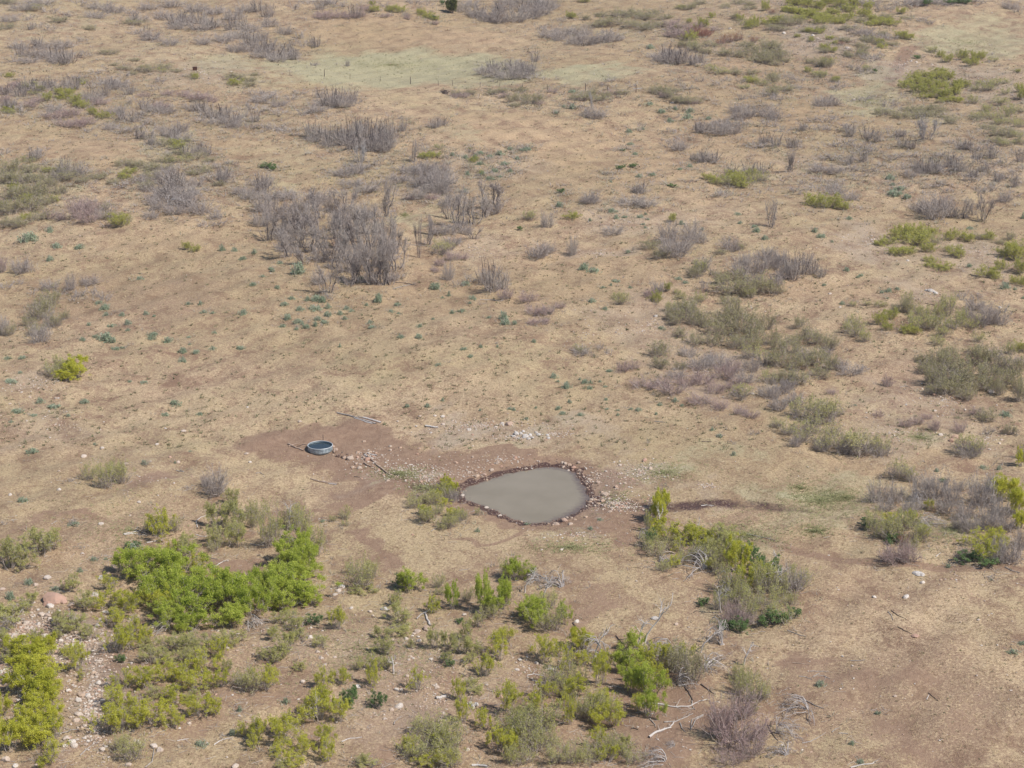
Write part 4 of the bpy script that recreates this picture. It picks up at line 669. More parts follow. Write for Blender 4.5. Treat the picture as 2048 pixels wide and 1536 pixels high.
#@@END
# ------------------------------------------------------------------ the ground
def ellipses(txt):
    out = []
    for e in txt.replace('\n', ' ').split(';'):
        e = e.strip()
        if not e: continue
        v = [float(q) for q in e.split(',')]
        x, y = flat(v[0], v[1]); s, sn = scale_at(float(y))
        out.append((float(x), float(y), v[2]/s, v[3]/(s*sn), v[4] if len(v) > 4 else 1.))
    return out
COVER = {
 'bare': '620,888,150,36,1.2; 770,900,90,26,1.1; 1000,925,150,22,1.0; 900,950,70,22,1.0; 1195,965,46,44,.9; 1210,1058,110,22,1; 1090,1060,100,14,.8; 800,985,90,22,1.; 860,965,80,26,1.; 760,950,70,24,.9; 700,990,80,20,.7; 880,930,120,18,.9; 1000,1058,120,10,.7; 700,950,90,26,.5; 560,1010,50,16,.8; 740,1078,55,16,.8; 310,958,70,14,.9; 90,1045,70,14,.8; 500,1135,90,40,.8; 240,1380,70,70,.8; 150,1300,200,110,.5; 300,1400,260,120,.5; 560,1300,160,80,.45; 900,1400,260,120,.45; 500,1190,160,70,.5; 1100,1450,300,90,.5; 60,1180,120,50,.4; 1450,1200,120,70,.45; 1380,1120,130,50,.4; 1000,1250,140,60,.4; 450,1440,120,60,.6; 560,1400,90,60,.6; 720,1500,90,50,.7; 1180,1185,110,36,.6; 1350,1400,130,90,.8; 1230,1420,60,80,.6; 1780,1372,80,26,.8; 1840,1455,100,30,.8; 1625,1305,60,18,.8; 1700,1450,60,20,.6; 850,1360,200,100,.35; 1040,1380,120,90,.4; 800,1135,120,26,.3; 80,1080,90,30,.3; 560,745,120,40,.35; 860,760,60,14,.4; 430,880,60,20,.3; 1780,775,90,40,.4; 1560,680,80,40,.3; 1290,620,100,50,.35; 1380,1090,40,30,.3; 1700,1150,160,16,.3; 1500,1010,200,18,.5; 250,590,280,70,.42; 1750,1400,320,130,.5; 1050,1180,300,60,.35; 300,1080,300,60,.35; 1550,1180,250,60,.3; 330,720,250,60,.3; 900,560,140,40,.3; 1450,800,100,40,.4; 100,1500,120,30,.6; 1900,800,120,40,.3; 1650,130,120,70,.35; 1450,160,150,50,.3; 1650,520,60,30,.2; 930,1060,50,16,.3; 1900,1490,140,30,.45; 1280,1200,100,24,.3; 500,880,60,26,.5; 700,870,60,12,.6',
 'green': '780,122,280,44,1.1; 620,120,120,30,.8; 1000,150,160,20,.9; 1180,152,120,18,.9; 1200,156,20,8,1.2; 660,138,120,16,.8; 1940,85,130,34,.8; 1760,150,40,40,.7; 1730,190,70,30,.8; 1750,222,80,14,.8; 1330,945,90,28,.8; 1260,970,50,30,.6; 1500,1070,140,50,.5; 1650,990,160,70,.6; 1600,975,34,14,1.2; 1640,1060,100,30,.5; 1440,930,100,34,.5; 1140,1095,130,24,.5; 800,948,50,12,.6; 450,120,80,26,.7; 330,110,120,40,.4; 1480,1235,60,30,.6; 340,290,90,30,.6; 60,390,150,80,.45; 900,275,70,18,.5; 800,440,40,22,.7; 560,300,100,30,.4; 300,345,120,30,.45; 860,430,60,50,.4; 600,390,80,30,.4; 1520,340,120,20,.4; 1980,60,80,30,.6; 1900,1050,130,70,.5; 1000,850,150,16,.4; 1080,870,110,14,.4; 1040,900,60,10,.4; 1180,300,30,8,.3; 500,160,100,12,.5; 100,30,200,60,.4; 1850,1000,200,30,.3; 1250,60,150,50,.35; 1000,330,120,24,.3; 1560,250,60,14,.3; 1840,870,60,20,.6; 1700,1180,160,30,.15; 1850,225,90,18,.6',
 'straw': '900,1045,160,60,.9; 600,970,140,40,.6; 500,800,200,60,.7; 330,850,160,40,.6; 950,790,260,60,.6; 1150,870,180,40,.7; 1300,880,150,60,.7; 1000,905,60,20,1.; 1170,1130,100,30,.7; 1300,1180,120,50,.7; 900,1130,120,40,.6; 800,1020,120,30,.8; 1650,1250,200,60,.5; 1900,1300,200,90,.6; 480,960,120,30,.6; 750,330,120,30,.6; 900,200,250,20,.6; 700,165,150,10,.9; 640,850,120,14,1.; 150,1010,200,40,.4; 1700,920,200,40,.3; 1600,880,90,30,.4; 1350,450,160,30,.4; 1750,560,120,20,.8; 1180,640,60,60,.5; 850,720,200,40,.5; 1750,1100,200,18,.8; 250,470,200,50,.2',
 'stony': '130,1310,120,90,1.; 190,1400,60,100,1; 60,1230,80,40,.8; 70,765,90,34,.7; 110,850,120,40,.4; 1740,485,80,34,.9; 1960,510,80,40,.8; 1960,165,90,40,.9; 1630,85,90,34,.9; 1790,135,80,26,.8; 1820,500,120,60,.4; 870,365,80,30,.4; 990,335,120,30,.4; 1100,870,190,30,.7; 960,855,130,20,.9; 1290,950,90,34,.8; 1400,975,60,12,.5; 1300,640,120,60,.5; 1400,740,140,60,.5; 1880,800,110,60,.5; 820,1360,180,110,.4; 600,1260,140,40,.4; 1260,445,110,30,.5; 1200,508,80,12,.8; 1800,860,160,50,.6; 1990,340,80,60,.3; 1850,590,60,40,.6; 800,945,80,20,.5; 1200,970,120,60,.4; 950,500,60,30,.4; 1640,320,80,20,.5; 400,145,100,30,.5; 1960,870,80,40,.5; 300,950,120,40,.25; 1060,1340,80,60,.4; 880,1400,100,40,.5; 1330,460,120,20,.3',
 'warm': '1200,300,260,60,.7; 1000,260,240,34,.6; 160,310,230,34,.6; 950,590,240,46,.5; 1180,530,180,50,.5; 1620,232,150,28,.8; 1490,135,80,24,.7; 840,60,180,16,.7; 1280,95,140,20,.6; 1760,940,140,26,.7; 740,20,120,12,.6; 300,380,150,20,.3; 1650,580,120,30,.6; 1000,930,160,26,.9; 1200,970,50,50,.9; 1210,1055,100,20,.9; 900,955,80,22,.9; 60,590,60,20,.6; 350,470,200,40,.35; 1560,1110,200,40,.3; 1900,560,150,30,.2; 1450,250,160,30,.6; 1350,370,250,30,.4; 830,520,90,40,.4; 640,300,200,30,.5; 1700,1180,250,60,.3; 700,120,200,5,.1; 1950,820,100,40,.35; 500,620,250,60,.15; 750,45,200,26,.5',
}
COVER = {k: ellipses(v) for k, v in COVER.items()}
def cover(x, y, ch):
    x, y = (x+1.1*np.sin(y*.9+x*.5)+1.6*np.sin(x*.37+1.7+y*.21)+.5*np.sin(x*2.3+y*1.9), y+2.2*np.sin(x*.6+y*.17)+2.8*np.sin(y*.23+.8-x*.31)+.9*np.sin(x*1.7-y*1.3))
    out = np.zeros(np.shape(x))
    for (cx, cy, rx, ry, s) in COVER[ch]:
        d = np.hypot((x-cx)/rx, (y-cy)/ry); out = np.maximum(out, s*ss(1.25, .55, d))
    return out
def axis(a0, a1, fine, lo, hi, mid, far):
    """grid coordinates: FINE spacing in [a0,a1], MID in [lo,hi], growing beyond to +-FAR"""
    c = list(np.arange(a0, a1, fine)); s = fine; v = a1
    while v < hi: c.append(v); s = min(s*1.06, mid); v += s
    s = mid
    while v < far: c.append(v); s *= 1.25; v += s
    c.append(far); s = fine; v = a0-s; left = []
    while v > lo: left.append(v); s = min(s*1.06, mid); v -= s
    s = mid
    while v > -far: left.append(v); s *= 1.25; v -= s
    left.append(-far)
    return np.array(left[::-1]+c)
gx = axis(-16, 14, .2, -150, 150, .75, 5000); gy = axis(150, 186, .22, 100, 540, 1.0, 5000)
X, Y = np.meshgrid(gx, gy, indexing='ij'); X = X.ravel(); Y = Y.ravel()
Z = height(X, Y); Z = np.where(np.hypot(X, Y-250) > 900, Z*np.exp(-(np.hypot(X, Y-250)-900)/500), Z)
nx, ny = len(gx), len(gy); ii = (np.arange(nx-1)[:, None]*ny+np.arange(ny-1)[None]).ravel()
me = new_mesh('ground', np.stack([X, Y, Z], -1), [np.stack([ii, ii+ny, ii+ny+1, ii+1], -1)], [ground_material()], smooth=True)
dP = np.full(X.shape, 50.); near = (np.abs(X-5) < 60) & (np.abs(Y-170) < 45); dP[near] = sdf(X[near], Y[near], POND)
dG = np.full(X.shape, 50.); dG[near] = sdf(X[near], Y[near], GULLY, False)
dI = np.full(X.shape, 50.); dI[near] = sdf(X[near], Y[near], INFLOW, False)
YARD = pline([(488,892),(500,872),(545,858),(640,850),(740,862),(830,888),(900,905),(1000,902),(1090,908),(1165,925),(1200,955),(1225,990),(1300,1005),(1295,1050),(1200,1078),(1100,1066),(1010,1052),(930,1022),(870,1000),(800,992),(730,972),(680,950),(620,925),(560,918),(505,908)])
dY = np.full(X.shape, 50.); dY[near] = sdf(X[near], Y[near], YARD)+.9*np.sin(X[near]*1.1+Y[near]*.3)*np.sin(Y[near]*.7)+.4*np.sin(X[near]*2.9-Y[near]*1.3)
dT = np.minimum(sdf(X, Y, TRAIL, False), sdf(X, Y, TRACK, False)*.5)
dPn = dP+.35*np.sin(X*1.9+.8*Y)*np.sin(Y*1.1-.6)+.22*np.sin(X*4.3-Y*2.7)
mud = np.maximum(ss(1.15, .15, dPn), ss(.75, .3, dP))
gx_ = ss(34, 14, X); mud = np.maximum(mud, ss(2.4, .2, dG)*(.36+.26*ss(30, 17, X)+.1*np.sin(X*1.3)*np.sin(X*.57+Y))); mud = np.maximum(mud, ss(2.0, .3, dI)*ss(-13, -5, X)*.95)
bare = np.maximum(cover(X, Y, 'bare'), ss(3.2, 1.2, dP)); bare = np.maximum(bare, 1.15*ss(.9, -1.4, dY)); bare = np.maximum(bare, ss(1.1, .3, dT)*1.0)
c1 = np.stack([bare, cover(X, Y, 'green'), mud, np.ones_like(X)], -1); c2 = np.stack([cover(X, Y, 'straw'), cover(X, Y, 'stony'), np.maximum(np.maximum(cover(X, Y, 'warm'), .9*ss(3.6, 1.5, dP)), .6*ss(1, -1, dY)), np.ones_like(X)], -1)
for nme, c in (('cover', c1), ('cover2', c2)):
    a = me.color_attributes.new(nme, 'FLOAT_COLOR', 'POINT'); a.data.foreach_set('color', c.astype(np.float32).ravel())
tag(link('ground', me), 'dry straw coloured rangeland with bare brown earth and green patches', kind='structure')

# the pond's water: one level sheet whose edge the banks cut
m, nt, b = mat('pond_water'); P_ = N(nt, 'ShaderNodeTexCoord').outputs['Object']
nn = noise(nt, P_, .22, 3); c = mixc(nt, ramp(nt, nn, [(.35, 0.), (.65, 1.)]), (.255,.215,.15), (.30,.255,.185))
sh = N(nt, 'ShaderNodeAttribute', attribute_name='shallow'); sf_ = mth(nt, 'ADD', sh.outputs['Fac'], mth(nt, 'MULTIPLY', mth(nt, 'SUBTRACT', noise(nt, P_, 2.6, 5, .7), .5), 1.0))
c = mixc(nt, ramp(nt, sf_, [(.35, 0.), (.85, .85)]), c, (.14,.10,.085))
nt.links.new(c, b.inputs['Base Color']); b.inputs['Roughness'].default_value = .12; b.inputs['Specular IOR Level'].default_value = .5
bm = N(nt, 'ShaderNodeBump', Strength=.05, Distance=.02); nt.links.new(noise(nt, P_, 5., 3), bm.inputs['Height']); nt.links.new(bm.outputs[0], b.inputs['Normal'])
cen = POND.mean(0); dirs = POND-cen; out = POND+nrm(dirs)*.45
n = len(out); rings = [out, POND, POND-nrm(dirs)*.35, POND-nrm(dirs)*.8, POND-nrm(dirs)*1.4]+[cen+(POND-nrm(dirs)*1.4-cen)*f for f in (.66, .33)]
side = .55+.45*ss(-1, 4.5, POND[:, 0]-cen[0]); nr = len(rings)
shal = np.concatenate([side*v for v in (1., 1., .75, .45, .12, 0, 0)]+[np.zeros(1)])
V = np.concatenate([np.concatenate(rings), cen[None]]); V = np.concatenate([V, np.full((len(V), 1), WATER_Z)], 1)
k = np.arange(n); k2 = (k+1) % n
F4 = np.concatenate([np.stack([k+a*n, k2+a*n, k2+(a+1)*n, k+(a+1)*n], -1) for a in range(nr-1)]); F3 = np.stack([k+(nr-1)*n, k2+(nr-1)*n, np.full(n, nr*n)], -1)
wme = new_mesh('pond_water', V, [F3, F4], [m], smooth=True); a = wme.attributes.new('shallow', 'FLOAT', 'POINT'); a.data.foreach_set('value', shal.astype(np.float32))
tag(link('pond_water', wme), 'murky grey brown water of the stock pond', kind='structure')

# ------------------------------------------------------------------ labels
LM = [l.split('|') for l in '''the stock tank|640|895
the muddy pond|1050|985
the pond outflow|1220|1008
the upright lime column|1320|1035
the long pole pile|725|838
the white rock heap|1050|873
the lone tank pole|755|930
the wash's white stones|170|1340
the flat red boulder|110|1200
the large green thicket|385|1200
the green clump's snag|590|1160
the tall snag shrubs|545|1080
the lone grey bush|430|985
the paired left bushes|215|960
the lower left corner|50|1470
the left lime thicket|70|1380
the left edge bushes|40|1120
the yellow green bush|135|745
the pond's left bushes|885|1010
the forked driftwood|855|1235
the white rubble heap|945|1410
the bottom edge thicket|1090|1500
the bottom centre shrubs|870|1490
the small shrub field|740|1330
the rounded lower shrubs|640|1440
the lower left shrubs|330|1420
the left middle shrubs|300|1320
the centre green shrub|1030|1150
the big snagged shrub|1085|1240
the lone white stone|1310|1238
the arching dead limbs|1300|1310
the tall lower shrub|1290|1410
the bottom pink brush|1480|1480
the dark stemmed shrubs|1500|1390
the brush pile|1400|1120
the thicket's dark end|1570|1200
the pale thicket snag|1445|1190
the right grey thicket|1830|1030
the right edge bushes|1990|1050
the pinkish round bush|1800|1130
the rounded hedge row|1660|880
the small pink bushes|1850|855
the rightmost hedge bush|1935|900
the lower right field|1750|1350
the olive right thicket|1920|750
the middle olive thicket|1460|670
the stony pink slope|1390|790
the green right thicket|1830|650
the long white slab|1863|582
the olive middle bushes|1610|730
the twin lime bushes|1325|600
the grey hill shrubs|1500|570
the charred shrub comb|1610|540
the lone pale sapling|1542|440
the round lime bush|1145|433
the small lime bush|1343|440
the spidery grey bush|1080|510
the grey bush cluster|1350|490
the yellow flat bush|1655|412
the right bare shrubs|1870|430
the wide lime patch|1840|490
the edge lime patch|2020|535
the upper right thicket|1870|180
the far lime trio|1940|120
the lone bare tree|1853|270
the right burnt scrub|1880|345
the middle right scrub|1700|300
the upper right scrub|1640|370
the round grey bush|1655|208
the domed grey bush|1185|230
the arched grey bushes|1440|260
the straw fence line|1150|178
the meadow grey thicket|1030|150
the pale green meadow|780|125
the dark juniper|903|15
the far lime bushes|800|28
the long grey thicket|1165|85
the red brown bush|1400|72
the far olive thicket|1240|45
the far green hillside|1640|35
the far right corner|1950|40
the snagged far bush|1350|128
the rusty far box|390|138
the upper left corner|60|30
the far left scrub|100|110
the left lime strip|150|205
the upper left scrub|400|60
the far burnt scrub|530|100
the left pink scrub|140|245
the upper grey scrub|440|235
the charred grey thicket|720|280
the small stemmed thicket|670|205
the pale spreading bush|340|375
the fallen grey mass|370|415
the left olive slope|50|400
the left pink bush|165|435
the grove's pale scrub|550|400
the burnt grove|690|490
the grove's right row|945|430
the grove's near edge|715|575
the grove's sage patch|620|625
the twin stemmed bush|985|575
the pale middle scrub|860|360
the sage hillside|1000|335
the left sage cluster|215|680
the left grey bushes|85|650
the sage row|370|690
the left open slope|420|560
the bare middle slope|900|680
the brown middle bushes|1075|625
the pink slope's sages|1140|780
the lower open sages|1240|825
the left stony field|70|800
the green fold shrub|250|450
the hill's sage strip|1250|440
the far sage strip|1340|225
the right sage scatter|1660|460
the right open slope|1720|570
the long olive strip|1480|365
the fence side bushes|1050|200'''.splitlines()]
LMP = np.array([[float(a[1]), float(a[2])] for a in LM])
ORD = 'first second third fourth fifth sixth seventh eighth ninth tenth eleventh twelfth'.split()
PENDING = []
def describe(o, desc, cat, group, x, y, w):
    """label later, once everything is known, so that each one can say what sets it apart"""
    o['category'] = cat
    if group: o['group'] = group
    PENDING.append([o, desc, x, y, w])
def finish_labels():
    cells = {}
    for it in PENDING:
        o, desc, x, y, w = it
        d = np.hypot(LMP[:, 0]-x, (LMP[:, 1]-y)*1.5); j = int(d.argmin()); dx, dy = x-LMP[j, 0], (y-LMP[j, 1])*1.5; r = d[j]
        if r < 16: rel = 'at'
        else:
            a = math.degrees(math.atan2(-dy, dx)) % 360
            rel = ['right of', 'behind right of', 'behind', 'behind left of', 'left of', 'before left of', 'before', 'before right of'][int((a+22.5)//45) % 8]
        cells.setdefault((desc, rel, LM[j][0]), []).append(it)
    for (desc, rel, lm), L in cells.items():
        if len(L) == 1: L[0][0]['label'] = f'{desc} {rel} {lm}'; continue
        subs = {'': L}
        if len(L) > 1:
            ws = sorted(i[4] for i in L)
            if ws[-1] > 1.35*ws[-2]: big = [i for i in L if i[4] == ws[-1]]; big[0][0]['label'] = f'largest {desc} {rel} {lm}'; L = [i for i in L if i is not big[0]]
            subs = {'': L}
            if len(L) > 6:
                ys = sorted(i[3] for i in L); md = ys[len(ys)//2]
                subs = {'nearer ': [i for i in L if i[3] >= md], 'farther ': [i for i in L if i[3] < md]}
        for pre, S in subs.items():
            S.sort(key=lambda i: i[2])
            for k, i in enumerate(S):
                if len(S) == 1: t = f'{pre or "smaller " if len(cells[(desc, rel, lm)]) > 1 else ""}{desc} {rel} {lm}'
                elif k == len(S)-1: t = f'{pre}{desc} {rel} {lm}, rightmost one'
                elif k == 0: t = f'{pre}{desc} {rel} {lm}, leftmost one'
                else: t = f'{pre}{desc} {rel} {lm}, {ORD[min(k, 11)]} from left'
                i[0]['label'] = t

# ------------------------------------------------------------------ plant placement
SHORT = {'flime': 'yellow green shrub', 'lime': 'dense lime green shrub', 'green': 'dense fresh green shrub', 'leaf': 'soft yellow green shrub', 'leafl': 'loose lime leafed shrub', 'deep': 'low dark green shrub',
 'sparse': 'sparsely leafed brownish shrub', 'olive': 'olive brown mounded shrub', 'gyo': 'yellow tipped grey shrub', 'dead': 'bare grey twiggy shrub', 'burn': 'charred stemmed grey shrub',
 'pink': 'bare pinkish brown shrub', 'red': 'rusty red bare shrub', 'rust': 'rust orange leafed shrub', 'tree': 'bare dark burnt tree', 'ptree': 'bleached pale bare tree', 'sage': 'grey teal sage tuft',
 'fan': 'bleached arching dead limbs', 'juniper': 'dark dense juniper tree'}
SOLO = {}
def solo(kind, i):
    """one mesh holding all parts of a prototype, for plants too small to show them"""
    key = (kind, i)
    if key not in SOLO:
        V, F, T, MI, mats, nv = [], [], [], [], [], 0
        for pn, me in PROTO[kind][i]:
            v = np.empty(len(me.vertices)*3, np.float32); me.vertices.foreach_get('co', v); V.append(v.reshape(-1, 3))
            lt = np.empty(len(me.polygons), np.int32); me.polygons.foreach_get('loop_total', lt)
            li = np.empty(len(me.loops), np.int32); me.loops.foreach_get('vertex_index', li)
            ls = np.concatenate([[0], np.cumsum(lt)[:-1]])
            tt = np.empty(len(lt), np.float32); me.attributes['tint'].data.foreach_get('value', tt)
            for kk in (3, 4):
                q = np.where(lt == kk)[0]
                if len(q): F.append(li[ls[q][:, None]+np.arange(kk)]+nv); T.append(tt[q]); MI.append(np.full(len(q), len(mats)))
            mats.append(me.materials[0]); nv += len(v)//3
        SOLO[key] = new_mesh(PROTO[kind][i][0][1].name.rsplit('_', 1)[0], np.concatenate(V), F, mats, np.concatenate(T), mi=np.concatenate(MI))
    return SOLO[key]
rng = np.random.default_rng(7)
entries = []
for line in PLANTS.strip().splitlines():
    k, r = line.split(':')
    for e in r.split(';'):
        if e.strip(): entries.append([k.strip()]+[float(v) for v in e.split(',')])
for e in entries:
    if e[0] in ('lime', 'leafl') and e[2] < 720: e[0] = 'flime'
    if e[0] == 'leaf' and e[2] < 720: e[0] = 'flime' if rng.random() < .4 else 'olive' if rng.random() < .5 else 'sparse'
E = np.array([e[1:] for e in entries]); px = E[:, 0]; py = E[:, 1]
S, SN = scale_at(ground(px, py)[1]); RADW = E[:, 2]/S/2*1.0
# the foot of a shrub is its nearest edge: step half its depth back
bx, by, bz = ground(px, py-.55*RADW*S*SN)
dead_rank = sorted([i for i, e in enumerate(entries) if e[0] == 'dead'], key=lambda i: -E[i, 2]*E[i, 3])
rest = set(dead_rank[295:])
mass = Geo(); mass_src = [twiggy(900+k, 'far_brush', M['grey'], None, 10, 60, 125, r=(.024, .016, .012)) for k in range(4)]
for p_ in mass_src: normalise(p_)
def geo_of(me):
    v = np.empty(len(me.vertices)*3, np.float32); me.vertices.foreach_get('co', v)
    lt = np.empty(len(me.polygons), np.int32); me.polygons.foreach_get('loop_total', lt); li = np.empty(len(me.loops), np.int32); me.loops.foreach_get('vertex_index', li)
    ls = np.concatenate([[0], np.cumsum(lt)[:-1]]); q = np.where(lt == 4)[0]
    return v.reshape(-1, 3), li[ls[q][:, None]+np.arange(4)]
mass_geo = [[geo_of(me) for _, me in p] for p in mass_src]
DEPTHF = {'tree': .55, 'ptree': .6}
for i, (kind, x, y, w, h) in enumerate(entries):
    s, sn = S[i], SN[i]; cs = math.sqrt(1-sn*sn); r = w/s/2*1.06
    rd = r*DEPTHF.get(kind, rng.uniform(.8, 1.05))
    hh = max((h/s-.62*rd*sn)/cs, .55*r if kind != 'sage' else .38*r)
    if kind == 'sage': hh *= rng.uniform(.6, 1.1); r *= rng.uniform(.8, 1.25)
    if kind in ('dead', 'pink', 'burn', 'olive', 'sparse', 'gyo'): hh *= 1.05-.13*float(ss(200, 400, by[i]))
    vr = int(rng.integers(0, len(PROTO[kind]))); rz = rng.uniform(0, 2*math.pi)
    if kind in ('green', 'lime'): hh *= 1.15
    if kind == 'tree' and y < 610 and x < 1100: r *= 1.22; rd *= 1.2
    if kind == 'fan': rz = rng.choice([0, math.pi])+rng.normal(0, .6); rd = r
    ks = 1.02 if kind != 'fan' else .9
    if kind in ('leaf', 'leafl', 'sparse', 'lime', 'green'): ks *= 1.0+.07*float(ss(180, 140, by[i]))
    if kind in ('dead', 'pink', 'burn', 'gyo', 'olive'): ks *= 1.0+.22*float(ss(180, 380, by[i]))
    loc = (bx[i], by[i], bz[i]-.03); sc = (r*ks, r*ks, hh*.95) if kind == 'fan' else (r*ks, r*ks, hh*.95)
    if i in rest:
        c_, s_ = math.cos(rz), math.sin(rz)
        for v, f in mass_geo[vr % 4]:
            q = v*np.array(sc); q = np.stack([q[:, 0]*c_-q[:, 1]*s_, q[:, 0]*s_+q[:, 1]*c_, q[:, 2]], -1)+np.array(loc)
            mass.add(q, f, np.full(len(f), rng.random()))
        continue
    name, cat, _, grp = KIND[kind]
    if kind in ('leafl',): name = 'lime_leafed_shrub'
    if w < 27 and kind != 'juniper' or kind == 'sage':
        vr = vr % 3 if kind != 'sage' else vr
        o = link(name, solo(kind, vr)); o.location = loc; o.rotation_euler = (0, 0, rz); o.scale = sc
    else:
        o = empty(name, loc, rz, sc)
        for pn, pm in PROTO[kind][vr]: link(pn, pm, o)
    describe(o, SHORT[kind], cat, grp, x, y-h/2, w)
tag(link('distant_brush', mass.mesh('distant_brush', [M['grey']])), 'bare grey brush filling the gaps between the larger dead shrubs', 'brush', kind='stuff')

# ------------------------------------------------------------------ stones
def rock_proto(seed, flat_=.6):
    r = np.random.default_rng(seed); t = (1+5**.5)/2
    V = nrm(np.array([(-1,t,0),(1,t,0),(-1,-t,0),(1,-t,0),(0,-1,t),(0,1,t),(0,-1,-t),(0,1,-t),(t,0,-1),(t,0,1),(-t,0,-1),(-t,0,1)], float))
    F = np.array([(0,11,5),(0,5,1),(0,1,7),(0,7,10),(0,10,11),(1,5,9),(5,11,4),(11,10,2),(10,7,6),(7,1,8),(3,9,4),(3,4,2),(3,2,6),(3,6,8),(3,8,9),(4,9,5),(2,4,11),(6,2,10),(8,6,7),(9,8,1)])
    return V, F, r
def rock_mesh(seed, material):
    V, F, r = rock_proto(seed); V = list(map(tuple, V)); cache = {}; F2 = []
    def midp(a, b):
        kx = (min(a, b), max(a, b))
        if kx not in cache: V.append(tuple(nrm((np.array(V[a])+np.array(V[b]))/2))); cache[kx] = len(V)-1
        return cache[kx]
    for a, b, c in F:
        ab, bc, ca = midp(a, b), midp(b, c), midp(c, a); F2 += [(a, ab, ca), (b, bc, ab), (c, ca, bc), (ab, bc, ca)]
    V = np.array(V)
    for _ in range(5):      # flatten faces off the ball
        n_ = nrm(r.normal(size=3)); lim = r.uniform(.62, .88); d = V@n_; V = V-np.maximum(d-lim, 0)[:, None]*n_
    V = V*(1+.06*r.normal(size=(len(V), 1))); V = V*np.array([1, r.uniform(.65, .95), r.uniform(.42, .7)])
    return new_mesh('rock', V, [np.array(F2)], [material], np.full(len(F2), r.random()), smooth=False)
ROCKS = {k: [rock_mesh(40+i+s*10, M[k]) for i in range(6)] for s, k in enumerate(('stone', 'stone_warm', 'stone_wet', 'stone_red', 'stone_white'))}
def put_rock(kind, x, y, w, desc, flat_=1., cat='rock', lift=.12, grp='loose stones', name='rock'):
    gx0, gy0, gz0 = ground(x, y); s, sn = scale_at(float(gy0)); r = w/s/2
    o = link(name, ROCKS[kind][int(rng.integers(0, 6))]); o.location = (float(gx0), float(gy0), float(gz0)+r*lift); o.scale = (r*1.08, r*1.08, r*1.15*flat_)
    o.rotation_euler = (rng.normal(0, .15), rng.normal(0, .15), rng.uniform(0, 6.28)); describe(o, desc, cat, grp, x, y, w)
    return o
